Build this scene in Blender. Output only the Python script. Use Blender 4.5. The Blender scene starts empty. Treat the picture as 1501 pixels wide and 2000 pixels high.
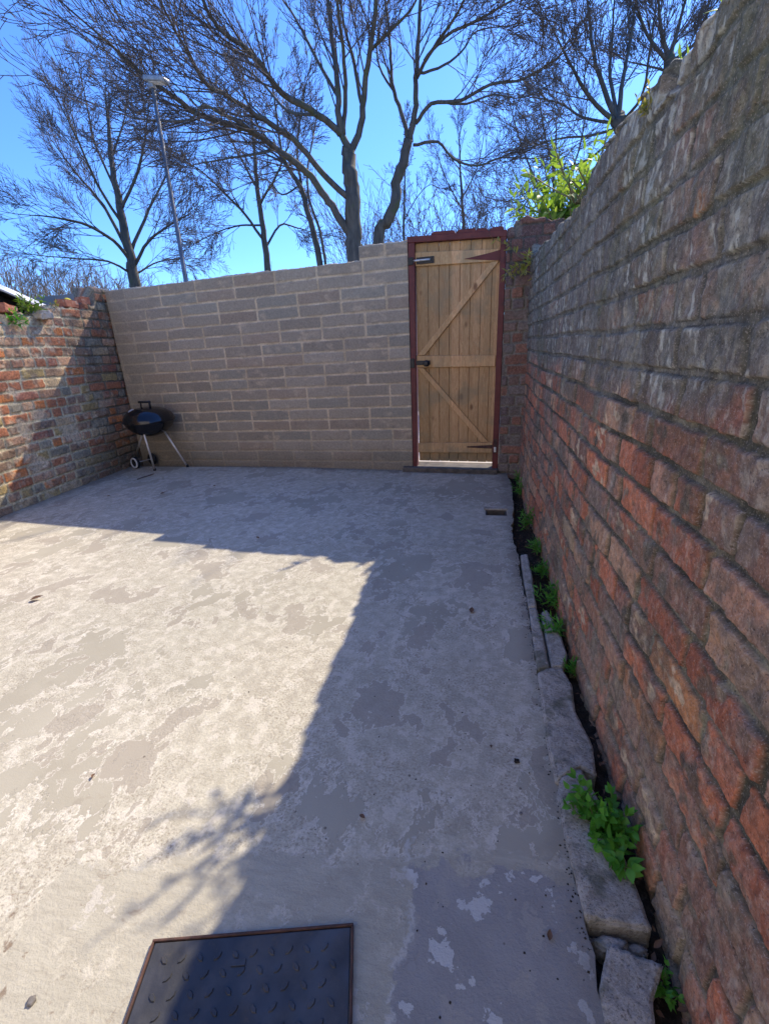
import bpy, bmesh, math, random
import numpy as np
from mathutils import Vector, Matrix
random.seed(7); rng = np.random.default_rng(11)
S = bpy.context.scene
# ------------------------------------------------------------------ camera, sky, sun
CH = 1.22; F = 900.0; CX, CY = 750.0, 1000.0
def _axes():
    dn = np.array([870-CX, 3520-CY, F]); dn /= np.linalg.norm(dn)
    y = np.array([932-CX, 655-CY, F]); y -= dn*(y@dn); y /= np.linalg.norm(y)
    z = -dn; return np.array([np.cross(y, z), y, z])
AX = _axes()
cam = bpy.data.cameras.new("camera"); camo = bpy.data.objects.new("camera", cam); S.collection.objects.link(camo)
cam.sensor_fit = 'HORIZONTAL'; cam.sensor_width = 36; cam.lens = 36*F/1501
cam.clip_start = 0.02; cam.clip_end = 2000
m = Matrix.Identity(4)
for i in range(3):
    m[i][0] = AX[i][0]; m[i][1] = -AX[i][1]; m[i][2] = -AX[i][2]
m[2][3] = CH
camo.matrix_world = m; S.camera = camo
SUN_DIR = Vector((0.547, 0.97, 1.0)).normalized()
SUN_EL = math.asin(SUN_DIR.z); SUN_AZ = math.atan2(SUN_DIR.x, SUN_DIR.y)
w = bpy.data.worlds.new("World"); S.world = w; w.use_nodes = True
nt = w.node_tree; bg = nt.nodes["Background"]
sky = nt.nodes.new("ShaderNodeTexSky"); sky.sky_type = 'NISHITA'; sky.sun_disc = False
sky.sun_elevation = SUN_EL; sky.sun_rotation = SUN_AZ
sky.air_density = 1.0; sky.dust_density = 0.25; sky.ozone_density = 3.0; sky.altitude = 100
tint = nt.nodes.new("ShaderNodeMix"); tint.data_type = 'RGBA'; tint.blend_type = 'MULTIPLY'; tint.inputs[0].default_value = 1
tint.inputs[7].default_value = (.36, .58, 1.0, 1)      # a deep spring blue
nt.links.new(sky.outputs[0], tint.inputs[6]); nt.links.new(tint.outputs[2], bg.inputs[0]); bg.inputs[1].default_value = 0.125
sl = bpy.data.lights.new("sun", 'SUN'); sl.energy = 2.6; sl.angle = math.radians(0.5); sl.color = (1, 0.89, 0.73)
so = bpy.data.objects.new("sun", sl); S.collection.objects.link(so)
so.rotation_euler = SUN_DIR.to_track_quat('Z', 'Y').to_euler()
S.view_settings.view_transform = 'Standard'; S.view_settings.look = 'None'
S.view_settings.exposure = 1.42; S.view_settings.gamma = 1
S.cycles.max_bounces = 8; S.cycles.use_denoising = True

# ------------------------------------------------------------------ pixel helpers (measuring only)
def ray(px, py):
    return AX @ np.array([px-CX, py-CY, F])
def at(px, py, d):
    v = ray(px, py); v = v/math.hypot(v[0], v[1]); return Vector((v[0]*d, v[1]*d, CH+v[2]*d))
def gnd(px, py, z=0.0):
    v = ray(px, py); t = (z-CH)/v[2]; return Vector((v[0]*t, v[1]*t, z))
def at_x(px, py, x):
    v = ray(px, py); t = x/v[0]; return Vector((x, v[1]*t, CH+v[2]*t))
def at_y(px, py, y):
    v = ray(px, py); t = y/v[1]; return Vector((v[0]*t, y, CH+v[2]*t))

# ------------------------------------------------------------------ object helpers
def tag(o, label=None, cat=None, group=None, kind=None):
    if label: o['label'] = label
    if cat: o['category'] = cat
    if group: o['group'] = group
    if kind: o['kind'] = kind
    return o
def link(o, parent=None):
    S.collection.objects.link(o)
    if parent is not None: o.parent = parent
    return o
def empty(name, loc=(0, 0, 0), rz=0, **k):
    o = bpy.data.objects.new(name, None); o.location = loc; o.rotation_euler = (0, 0, rz); o.empty_display_size = .1
    link(o); return tag(o, **k)
def mesh_np(name, V, Fq, mat, parent=None, smooth=True, col=None):
    """V (n,3); Fq (m,k) all faces of one size, or a list of such arrays"""
    if not isinstance(Fq, list): Fq = [Fq]
    Fq = [np.asarray(f, dtype=np.int32) for f in Fq if len(f)]
    me = bpy.data.meshes.new(name); V = np.asarray(V, dtype=np.float32)
    me.vertices.add(len(V)); me.vertices.foreach_set("co", V.ravel())
    nl = sum(f.size for f in Fq); nf = sum(len(f) for f in Fq)
    me.loops.add(nl); me.loops.foreach_set("vertex_index", np.concatenate([f.ravel() for f in Fq]))
    me.polygons.add(nf)
    tot = np.concatenate([np.full(len(f), f.shape[1], dtype=np.int32) for f in Fq])
    st = np.concatenate([[0], np.cumsum(tot)[:-1]]).astype(np.int32)
    me.polygons.foreach_set("loop_start", st); me.polygons.foreach_set("loop_total", tot)
    me.polygons.foreach_set("use_smooth", np.full(nf, smooth, dtype=bool))
    me.update(calc_edges=True); me.validate()
    if col is not None:
        for cn, arr in col.items():
            a = me.color_attributes.new(cn, 'FLOAT_COLOR', 'POINT')
            c = np.ones((len(V), 4), dtype=np.float32); c[:, :arr.shape[1]] = arr
            a.data.foreach_set("color", c.ravel())
    me.materials.append(mat)
    return link(bpy.data.objects.new(name, me), parent)
def mesh_bm(name, bm, mat, parent=None, smooth=False):
    me = bpy.data.meshes.new(name); bm.normal_update(); bm.to_mesh(me); bm.free()
    for p in me.polygons: p.use_smooth = smooth
    me.materials.append(mat)
    return link(bpy.data.objects.new(name, me), parent)
def bm_box(bm, c, s, M=None, bev=0.0):
    """box centred c size s, optional matrix, bevel"""
    r = bmesh.ops.create_cube(bm, size=1)
    vs = r['verts']
    bmesh.ops.scale(bm, vec=s, verts=vs); bmesh.ops.translate(bm, vec=c, verts=vs)
    if bev > 0:
        es = list({e for v in vs for e in v.link_edges})
        rr = bmesh.ops.bevel(bm, geom=es, offset=bev, segments=2, affect='EDGES', profile=.6)
        vs = list({v for f in rr['faces'] for v in f.verts} | {v for v in vs if v.is_valid})
    if M is not None: bmesh.ops.transform(bm, matrix=M, verts=vs)
    return vs
def bm_prism(bm, pts, z0, z1, axis='z'):
    """pts 2-D outline -> solid between z0 and z1"""
    def P(a, b, c): return {'z': (a, b, c), 'y': (a, c, b), 'x': (c, a, b)}[axis]
    lo = [bm.verts.new(P(a, b, z0)) for a, b in pts]; hi = [bm.verts.new(P(a, b, z1)) for a, b in pts]
    n = len(pts); fs = [bm.faces.new(lo[::-1]), bm.faces.new(hi)]
    for i in range(n): fs.append(bm.faces.new((lo[i], lo[(i+1) % n], hi[(i+1) % n], hi[i])))
    bmesh.ops.recalc_face_normals(bm, faces=fs); return lo+hi
def bm_lathe(bm, prof, n=32, M=None):
    rings = []
    for r, z in prof:
        if r < 1e-5: rings.append([bm.verts.new((0, 0, z))]*n)
        else: rings.append([bm.verts.new((r*math.cos(2*math.pi*i/n), r*math.sin(2*math.pi*i/n), z)) for i in range(n)])
    for a, b in zip(rings, rings[1:]):
        for i in range(n):
            q = [a[i], a[(i+1) % n], b[(i+1) % n], b[i]]; q2 = []
            for v in q:
                if v not in q2: q2.append(v)
            if len(q2) > 2:
                try: bm.faces.new(q2)
                except ValueError: pass
    vs = list({v for r in rings for v in r})
    if M is not None: bmesh.ops.transform(bm, matrix=M, verts=vs)
    return vs
class Tubes:
    """collects tapered tubes as one mesh"""
    def __init__(s): s.V = []; s.F = []; s.T = []; s.n = 0
    def add(s, pts, rad, k=6, cap=True):
        pts = [Vector(p) for p in pts]; N = len(pts); base = s.n; prev = None
        cs = [(math.cos(2*math.pi*i/k), math.sin(2*math.pi*i/k)) for i in range(k)]
        for j in range(N):
            t = (pts[min(j+1, N-1)]-pts[max(j-1, 0)])
            if t.length < 1e-9: t = Vector((0, 0, 1))
            t.normalize()
            if prev is None:
                u = t.orthogonal().normalized()
            else:
                u = prev-t*prev.dot(t)
                u = u.normalized() if u.length > 1e-6 else t.orthogonal().normalized()
            prev = u; v = t.cross(u); p = pts[j]; r = rad[j] if hasattr(rad, '__len__') else rad
            for c, q in cs: s.V.append((p.x+(u.x*c+v.x*q)*r, p.y+(u.y*c+v.y*q)*r, p.z+(u.z*c+v.z*q)*r))
        for j in range(N-1):
            a = base+j*k; b = a+k
            for i in range(k): i2 = (i+1) % k; s.F.append((a+i, a+i2, b+i2, b+i))
        s.n += N*k
        if cap:
            for e, j in ((-1, 0), (1, N-1)):
                s.V.append(tuple(pts[j])); c = s.n; s.n += 1; a = base+j*k
                for i in range(k):
                    i2 = (i+1) % k; s.T.append((c, a+i2, a+i) if e < 0 else (c, a+i, a+i2))
    def build(s, name, mat, parent=None):
        fs = [np.array(s.F)]
        if s.T: fs.append(np.array(s.T))
        return mesh_np(name, np.array(s.V), fs, mat, parent)

# ------------------------------------------------------------------ numpy noise
def _hash(ix, iy, seed):
    h = (ix.astype(np.int64)*374761393 + iy.astype(np.int64)*668265263 + seed*1442695041) & 0xffffffff
    h = ((h ^ (h >> 13))*1274126177) & 0xffffffff
    return ((h ^ (h >> 16)) & 0xffff)/65535.0
def vnoise(x, y, seed=0):
    ix = np.floor(x); iy = np.floor(y); fx = x-ix; fy = y-iy
    fx = fx*fx*(3-2*fx); fy = fy*fy*(3-2*fy)
    a = _hash(ix, iy, seed); b = _hash(ix+1, iy, seed); c = _hash(ix, iy+1, seed); d = _hash(ix+1, iy+1, seed)
    return a+(b-a)*fx+(c-a)*fy+(a-b-c+d)*fx*fy
def fbm(x, y, seed=0, o=4, g=.5):
    s = 0; a = 1; t = 0
    for k in range(o):
        s = s+a*vnoise(x*2**k+k*17.3, y*2**k-k*9.1, seed+k); t += a; a *= g
    return s/t*2-1
def sstep(a, b, x):
    t = np.clip((x-a)/(b-a), 0, 1); return t*t*(3-2*t)

# ------------------------------------------------------------------ node helper
class NB:
    def __init__(s, name):
        s.m = bpy.data.materials.new(name); s.m.use_nodes = True; s.t = s.m.node_tree
        s.b = s.t.nodes["Principled BSDF"]; s.out = s.t.nodes["Material Output"]
        s.geo = s.t.nodes.new("ShaderNodeNewGeometry"); s.pos = s.geo.outputs["Position"]
        s.tc = s.t.nodes.new("ShaderNodeTexCoord").outputs["Object"]
    def lk(s, a, b):
        if hasattr(a, 'is_linked'): s.t.links.new(a, b)
        else:
            if isinstance(a, (tuple, list)) and len(a) == 3 and b.type == 'RGBA': a = (*a, 1)
            b.default_value = a
    def node(s, ty, ins, **p):
        n = s.t.nodes.new(ty)
        for k, v in p.items(): setattr(n, k, v)
        for k, v in ins.items(): s.lk(v, n.inputs[k])
        return n
    def math(s, op, a, b=0.0, c=0.0, clamp=False):
        n = s.node("ShaderNodeMath", {0: a, 1: b, 2: c}, operation=op); n.use_clamp = clamp; return n.outputs[0]
    def mix(s, f, a, b, bl='MIX'):
        n = s.t.nodes.new("ShaderNodeMix"); n.data_type = 'RGBA'; n.blend_type = bl
        s.lk(f, n.inputs[0]); s.lk(a, n.inputs[6]); s.lk(b, n.inputs[7]); return n.outputs[2]
    def noise(s, v, sc, det=4, ro=.5, di=0.0, col=False):
        n = s.node("ShaderNodeTexNoise", {"Vector": v, "Scale": sc, "Detail": det, "Roughness": ro, "Distortion": di})
        return n.outputs["Color" if col else "Fac"]
    def vor(s, v, sc, feat='F1', out="Distance", rnd=1.0):
        n = s.node("ShaderNodeTexVoronoi", {"Vector": v, "Scale": sc, "Randomness": rnd}, feature=feat); return n.outputs[out]
    def mapv(s, v, scale=(1, 1, 1), rot=(0, 0, 0), loc=(0, 0, 0)):
        return s.node("ShaderNodeMapping", {"Vector": v, "Scale": scale, "Rotation": rot, "Location": loc}).outputs[0]
    def sm(s, x, a, b, lo=0.0, hi=1.0):
        n = s.node("ShaderNodeMapRange", {"Value": x, "From Min": a, "From Max": b, "To Min": lo, "To Max": hi}, interpolation_type='SMOOTHSTEP'); return n.outputs[0]
    def xyz(s, v):
        n = s.node("ShaderNodeSeparateXYZ", {0: v}); return n.outputs[0], n.outputs[1], n.outputs[2]
    def vadd(s, a, b, k):
        n = s.node("ShaderNodeVectorMath", {0: b, 1: (.5, .5, .5)}, operation='SUBTRACT')
        m_ = s.node("ShaderNodeVectorMath", {0: n.outputs[0], "Scale": k}, operation='SCALE')
        return s.node("ShaderNodeVectorMath", {0: a, 1: m_.outputs[0]}, operation='ADD').outputs[0]
    def attr(s, n): return s.node("ShaderNodeAttribute", {}, attribute_name=n).outputs["Color"]
    def bump(s, h, st, dist, prev=None):
        i = {"Height": h, "Strength": st, "Distance": dist}
        if prev is not None: i["Normal"] = prev
        return s.node("ShaderNodeBump", i).outputs[0]
    def fin(s, col, rough=.8, normal=None, metal=0.0, spec=.5):
        s.lk(col, s.b.inputs["Base Color"]); s.lk(rough, s.b.inputs["Roughness"]); s.lk(metal, s.b.inputs["Metallic"])
        s.lk(spec, s.b.inputs["Specular IOR Level"])
        if normal is not None: s.lk(normal, s.b.inputs["Normal"])
        return s.m

# ------------------------------------------------------------------ materials
def mat_masonry(name, grain=1.0, bumpd=.003, k=1.0):
    n = NB(name); c = n.attr("tint")
    g1 = n.noise(n.pos, 55, 6, .65); g2 = n.noise(n.pos, 260, 3, .6); g3 = n.noise(n.pos, 14, 4, .6)
    c = n.mix(1.0, c, n.mix(n.sm(g1, .28, .72), (1-.34*k,)*3, (1+.32*k,)*3), 'MULTIPLY')
    pit = n.vor(n.vadd(n.pos, n.noise(n.pos, 60, 3, .5, col=True), .01), 85); pitm = n.sm(pit, .17*k, .09*k)
    c = n.mix(n.math('MULTIPLY', pitm, .55), c, (.05, .04, .035))
    c = n.mix(n.sm(g2, .56, .66, 0, .35), c, (.55, .48, .40))
    c = n.mix(n.sm(g2, .40, .33, 0, .55), c, (.035, .028, .024))
    c = n.mix(n.sm(g3, .58, .75, 0, .3), c, (.12, .105, .09))
    h = n.math('SUBTRACT', n.math('ADD', n.math('MULTIPLY', g1, .8), n.math('MULTIPLY', g2, .35)), n.math('MULTIPLY', pitm, .25))
    return n.fin(c, .92, n.bump(h, .9, bumpd), spec=.25)
M_OLD = mat_masonry("old_brick_surface", bumpd=.0045)
M_SUN = mat_masonry("weathered_brick_surface", bumpd=.006)
M_BLOCK = mat_masonry("concrete_block_surface", bumpd=.003, k=.45)

def mat_concrete_yard():
    n = NB("yard_concrete_surface"); P = n.pos
    x, y, z = n.xyz(P)
    wob = n.noise(P, 5, 5, .6, col=True); Pw = n.vadd(P, wob, .10)
    Ps = n.mapv(Pw, (1.0, .66, 1), (0, 0, math.radians(-38)))
    big = n.noise(Ps, 2.1, 12, .68)
    fine = n.noise(P, 120, 5, .7); med = n.noise(P, 22, 6, .65); vf = n.noise(P, 420, 2, .6)
    low = n.noise(P, .8, 3, .5)
    worn = n.mix(n.sm(med, .3, .7), (.46, .42, .345), (.62, .58, .49))
    rg = n.noise(Pw, 2.6, 6, .6); rgm = n.sm(rg, .42, .60)
    worn = n.mix(n.math('MULTIPLY', n.sm(fine, .50, .38), n.sm(rgm, 0, 1, .25, .85)), worn, (.30, .25, .205))
    worn = n.mix(n.sm(fine, .56, .64, 0, .6), worn, (.74, .68, .60))
    med2 = n.noise(n.mapv(Pw, (1, .85, 1), (0, 0, math.radians(-35))), 15, 7, .68)
    worn = n.mix(n.math('MULTIPLY', n.sm(med2, .535, .575, 0, .6), n.sm(n.noise(P, 1.7, 4), .35, .6)), worn, (.41, .37, .31))
    worn = n.mix(n.sm(med2, .44, .42, 0, .5), worn, (.74, .685, .61))
    skim = n.mix(n.sm(n.noise(Pw, 3, 4), .3, .7), (.395, .36, .295), (.455, .42, .35))
    skim = n.mix(n.sm(fine, .58, .7, 0, .25), skim, (.46, .42, .37))
    mk = n.sm(big, .545, .552)
    c = n.mix(mk, worn, skim)
    rim = n.math('SUBTRACT', 1.0, n.math('MULTIPLY', n.math('ABSOLUTE', n.math('SUBTRACT', big, .541)), 110, clamp=True))
    c = n.mix(n.math('MULTIPLY', rim, n.sm(med, .38, .55, 0, .85)), c, (.76, .71, .64))
    # second, scattered thin flakes of skim
    fl = n.noise(n.mapv(Pw, (1, .7, 1), (0, 0, math.radians(-30)), (5, 3, 0)), 4.2, 8, .62)
    mk2 = n.sm(fl, .575, .581); c = n.mix(n.math('MULTIPLY', mk2, .8), c, (.40, .355, .30))
    c = n.mix(n.sm(n.math('ABSOLUTE', n.math('SUBTRACT', fl, .571)), .006, .002, 0, .6), c, (.76, .71, .64))
    # rougher, darker aggregate belt down the shaded middle
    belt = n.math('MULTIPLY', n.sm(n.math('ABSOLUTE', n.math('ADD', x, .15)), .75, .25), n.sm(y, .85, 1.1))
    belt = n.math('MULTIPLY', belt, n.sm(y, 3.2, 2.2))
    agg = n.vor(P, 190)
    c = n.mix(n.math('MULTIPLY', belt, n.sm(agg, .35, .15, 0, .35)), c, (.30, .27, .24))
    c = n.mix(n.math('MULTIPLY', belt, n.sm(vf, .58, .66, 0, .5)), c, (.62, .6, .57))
    # smooth cement patch round the inspection cover
    ex = n.math('MULTIPLY', n.math('SUBTRACT', n.noise(P, 5, 9, .68), .5), .22)
    yl = n.math('ADD', n.math('SUBTRACT', y, n.math('MULTIPLY', x, .18)), ex)
    pm = n.math('MULTIPLY', n.sm(yl, .835, .825), n.sm(n.math('ADD', x, ex), -1.02, -1.01))
    cem = n.mix(n.sm(n.noise(n.mapv(P, (3, 14, 1), (0, 0, math.radians(13))), 4, 5, .6), .3, .7), (.43, .395, .33), (.51, .475, .40))
    cem = n.mix(n.sm(fine, .60, .70, 0, .4), cem, (.52, .48, .43))
    fl2 = n.noise(n.vadd(P, wob, .05), 7.5, 9, .62)
    cem = n.mix(n.sm(fl2, .60, .605, 0, .8), cem, (.60, .56, .51))
    c = n.mix(n.math('MULTIPLY', pm, n.sm(n.noise(P, 7, 8, .65), .42, .46, .35, .92)), c, cem)
    edge = n.math('SUBTRACT', 1.0, n.math('MULTIPLY', n.math('ABSOLUTE', n.math('SUBTRACT', yl, .828)), 130, clamp=True))
    c = n.mix(n.math('MULTIPLY', edge, n.math('MULTIPLY', n.sm(x, -1.05, -1.0), n.sm(med, .48, .60, 0, .7))), c, (.62, .59, .53))
    # grey paint-like skim with white flakes beside the gutter
    p2 = n.math('MULTIPLY', n.sm(n.math('ADD', x, ex), -.135, -.128), n.sm(n.math('ADD', y, n.math('MULTIPLY', ex, 1.5)), .80, .79))
    gsk = n.mix(n.sm(n.noise(P, 9, 4), .3, .7), (.34, .325, .32), (.40, .38, .37))
    fl3 = n.noise(n.vadd(P, wob, .04), 11, 9, .6)
    gsk = n.mix(n.sm(fl3, .585, .591), gsk, (.62, .61, .60))
    gsk = n.mix(n.sm(fl3, .41, .404, 0, .8), gsk, (.43, .40, .37))
    c = n.mix(p2, c, gsk)
    e2 = n.math('SUBTRACT', 1.0, n.math('MULTIPLY', n.math('ABSOLUTE', n.math('ADD', n.math('ADD', x, ex), .135)), 90, clamp=True))
    c = n.mix(n.math('MULTIPLY', e2, n.math('MULTIPLY', n.sm(y, .86, .84), n.sm(n.noise(P, 30, 5), .42, .5, 0, .9))), c, (.62, .60, .57))
    # brown stain spots near the left foreground; darker towards the gutter and walls
    sp = n.noise(P, 13, 5, .6, 1.0)
    sa = n.math('MULTIPLY', n.sm(x, -.55, -.85), n.sm(y, .95, .45))
    c = n.mix(n.math('MULTIPLY', sa, n.sm(sp, .60, .68, 0, .75)), c, (.19, .125, .085))
    sp2 = n.noise(P, 5, 7, .7); c = n.mix(n.sm(sp2, .60, .75, 0, .35), c, (.24, .21, .16))
    c = n.mix(n.sm(n.vor(P, 9), .045, .03, 0, .7), c, (.10, .08, .065))
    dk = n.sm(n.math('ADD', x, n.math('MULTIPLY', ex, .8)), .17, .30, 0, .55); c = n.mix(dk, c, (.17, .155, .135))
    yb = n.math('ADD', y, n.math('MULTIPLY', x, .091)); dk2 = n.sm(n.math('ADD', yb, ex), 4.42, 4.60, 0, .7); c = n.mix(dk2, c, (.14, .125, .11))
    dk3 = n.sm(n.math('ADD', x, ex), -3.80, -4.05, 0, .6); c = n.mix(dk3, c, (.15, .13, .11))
    c = n.mix(1.0, c, n.mix(n.sm(low, .3, .7), (.82, .82, .76), (.95, .94, .875)), 'MULTIPLY')
    h = n.math('ADD', n.math('MULTIPLY', fine, 1.1), n.math('MULTIPLY', med, .8))
    h = n.math('MULTIPLY', h, n.mix(mk, (1, 1, 1), (.25, .25, .25)))
    h = n.math('ADD', h, n.math('MULTIPLY', mk, .9))
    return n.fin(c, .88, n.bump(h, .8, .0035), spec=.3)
M_YARD = mat_concrete_yard()
def mat_simple(name, c1, c2, sc=8, rough=.8, bump=.0, bs=60, metal=0, spec=.5, dirt=None, dsc=20, stretch=(1, 1, 1)):
    n = NB(name); v = n.mapv(n.tc, stretch)
    c = n.mix(n.sm(n.noise(v, sc, 5, .6), .3, .7), c1, c2)
    if dirt: c = n.mix(n.sm(n.noise(n.tc, dsc, 6, .65), .55, .68, 0, .8), c, dirt)
    nm = n.bump(n.noise(v, bs, 5, .65), .8, bump) if bump else None
    return n.fin(c, rough, nm, metal, spec)
def mat_kerb():
    n = NB("old_kerb_concrete"); P = n.pos
    a = n.noise(P, 24, 6, .65); f = n.noise(P, 150, 5, .7); g = n.vor(P, 170)
    c = n.mix(n.sm(a, .32, .68), (.33, .30, .25), (.53, .485, .41))
    c = n.mix(n.sm(f, .47, .36, 0, .75), c, (.13, .115, .09)); c = n.mix(n.sm(f, .57, .66, 0, .7), c, (.60, .56, .50))
    c = n.mix(n.sm(n.noise(P, 9, 5, .6), .52, .66, 0, .7), c, (.13, .135, .09))
    h = n.math('ADD', n.math('MULTIPLY', f, .7), n.math('MULTIPLY', a, .9))
    return n.fin(c, .95, n.bump(h, 1.0, .008), spec=.15)
M_KERB = mat_kerb(); M_LIP = mat_simple("stone_lip_concrete", (.30, .275, .235), (.46, .42, .36), 9, .95, .006, 130, dirt=(.15, .145, .11), dsc=16, spec=.15)
M_SOIL = mat_simple("damp_soil", (.018, .014, .011), (.05, .040, .030), 40, .95, .012, 60, dirt=(.10, .085, .07), dsc=90, spec=.2)
M_ALLEY = mat_simple("alley_ground", (.42, .38, .32), (.55, .5, .43), 3, .9, .004, 50)
M_GROUND = mat_simple("rough_grass_ground", (.06, .07, .03), (.12, .11, .06), 1.2, .95, .02, 12)
M_HOUSE = mat_simple("cream_render", (.62, .57, .49), (.70, .65, .57), 3, .9, .002, 90)
M_REND = mat_simple("grey_render", (.27, .255, .235), (.34, .32, .29), 3, .9, .002, 90)
M_DARKST = mat_simple("dark_stone", (.07, .06, .05), (.14, .12, .10), 14, .9, .003, 80)
M_WHITE = mat_simple("white_painted_sheet", (.74, .73, .70), (.82, .81, .79), 4, .5)
M_BLACK = mat_simple("black_iron", (.012, .012, .013), (.03, .028, .026), 30, .45, .0006, 120, metal=.3)
M_ENAMEL = mat_simple("black_enamel", (.006, .006, .008), (.010, .010, .012), 8, .12, spec=.6)
M_ALU = mat_simple("dull_aluminium", (.66, .63, .58), (.78, .74, .68), 30, .42, metal=.55)
M_TYRE = mat_simple("black_plastic", (.012, .012, .013), (.02, .02, .02), 30, .6)
M_RIM = mat_simple("white_plastic", (.62, .62, .60), (.72, .72, .70), 30, .5)
M_POLE = mat_simple("galvanised_pole", (.13, .14, .16), (.20, .21, .23), 6, .6, metal=.3)
M_LAMP = mat_simple("lamp_housing", (.25, .26, .28), (.45, .45, .45), 12, .45, metal=.2)
M_REDP = mat_simple("maroon_paint", (.115, .022, .020), (.16, .034, .028), 12, .55, .0006, 80, dirt=(.075, .022, .02), dsc=7, spec=.4)
M_TWIG = mat_simple("grey_brown_twig", (.085, .066, .056), (.15, .118, .10), 3, .85)
M_BARKD = mat_simple("dark_bark", (.075, .066, .054), (.15, .13, .10), 5, .9, .006, 14, dirt=(.10, .115, .05), dsc=3, stretch=(3, 3, .6))
M_BRUSH = mat_simple("dry_brush_twig", (.14, .105, .08), (.22, .165, .12), 3, .9)
M_LEAFD = mat_simple("dry_leaf", (.10, .05, .025), (.20, .11, .06), 30, .8)
M_STONE = mat_simple("pebble", (.10, .09, .08), (.30, .27, .24), 20, .85, .002, 60)
M_MOSS = mat_simple("yellow_moss", (.50, .40, .03), (.62, .52, .06), 60, .95, .004, 90)
M_BRK = mat_simple("loose_red_brick", (.36, .12, .065), (.48, .20, .11), 20, .9, .003, 60, dirt=(.45, .36, .27), dsc=18)
M_MORT = mat_simple("pale_old_mortar", (.46, .38, .28), (.58, .50, .39), 20, .95, .006, 50)
def mat_wood(name="new_pine_boards", lit=1.0):
    n = NB(name); x, y, z = n.xyz(n.tc)
    bid = n.math('FLOOR', n.math('MULTIPLY', x, 10.4)); 
    cb = n.node("ShaderNodeCombineXYZ", {0: n.math('ADD', n.math('MULTIPLY', x, 9.0), n.math('MULTIPLY', bid, 3.7)), 1: n.math('MULTIPLY', y, 9), 2: n.math('MULTIPLY', z, .75)}).outputs[0]
    g = n.noise(cb, 3.2, 6, .6, 1.2); rings = n.math('FRACT', n.math('MULTIPLY', g, 7.0))
    c = n.mix(n.sm(rings, .0, .9), (.48, .28, .13), (.62, .41, .205))
    tone = n.noise(n.node("ShaderNodeCombineXYZ", {0: n.math('MULTIPLY', bid, 5.3), 1: 0.0, 2: n.math('MULTIPLY', z, .15)}).outputs[0], 1.0, 1)
    c = n.mix(1.0, c, n.mix(n.sm(tone, .3, .7), (.74, .72, .66), (1.08, 1.02, .98)), 'MULTIPLY')
    kn = n.vor(n.node("ShaderNodeCombineXYZ", {0: n.math('MULTIPLY', x, 1.0), 1: y, 2: n.math('MULTIPLY', z, .55)}).outputs[0], 6.0)
    c = n.mix(n.sm(kn, .15, .06, 0, .85), c, (.16, .07, .03))
    c = n.mix(n.sm(n.noise(n.tc, 3.5, 5, .6), .48, .66, 0, .6), c, (.28, .225, .13))
    c = n.mix(n.math('MULTIPLY', n.sm(z, .45, .05), n.sm(n.noise(n.tc, 9, 6, .7), .35, .6, .2, .75)), c, (.19, .16, .095))
    c = n.mix(1.0, c, (lit, lit*.985, lit*.97), 'MULTIPLY')
    return n.fin(c, .7, n.bump(g, .5, .002), spec=.3)
M_WOOD = mat_wood(); M_BRACE = mat_wood("planed_pine_braces", 1.24)
def mat_leaf(name, c1, c2, tr=.45):
    n = NB(name); oi = n.noise(n.tc, 18, 2)
    c = n.mix(n.sm(oi, .35, .65), c1, c2); n.fin(c, .45, spec=.35)
    t = n.node("ShaderNodeBsdfTranslucent", {"Color": n.mix(1.0, c, (1.6, 1.7, .7), 'MULTIPLY')})
    mx = n.node("ShaderNodeMixShader", {0: tr, 1: n.b.outputs[0], 2: t.outputs[0]})
    n.t.links.new(mx.outputs[0], n.out.inputs[0]); return n.m
M_LEAF = mat_leaf("spring_leaf", (.13, .22, .035), (.26, .34, .07))
M_LEAFY = mat_leaf("yellow_leaf", (.30, .28, .06), (.42, .34, .10))
M_WEED = mat_leaf("weed_leaf", (.07, .24, .03), (.13, .36, .05), .35)
M_STEM = mat_simple("green_stem", (.12, .14, .05), (.2, .16, .08), 20, .7)
def mat_cover():
    n = NB("cast_iron_cover"); P = n.tc
    c = n.mix(n.sm(n.noise(P, 9, 6, .6), .35, .7), (.040, .040, .042), (.085, .082, .080))
    c = n.mix(n.sm(n.noise(P, 26, 7, .7), .60, .68, 0, .5), c, (.11, .085, .06))
    c = n.mix(n.sm(n.vor(P, 7), .05, .03, 0, .6), c, (.35, .34, .32))
    return n.fin(c, n.sm(n.noise(P, 14, 5), .3, .7, .38, .62), n.bump(n.noise(P, 90, 5, .6), .6, .0012), .25, .5)
M_COVER = mat_cover()
M_RUST = mat_simple("rusty_frame_iron", (.05, .028, .024), (.12, .058, .042), 30, .9, .002, 100)

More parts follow.
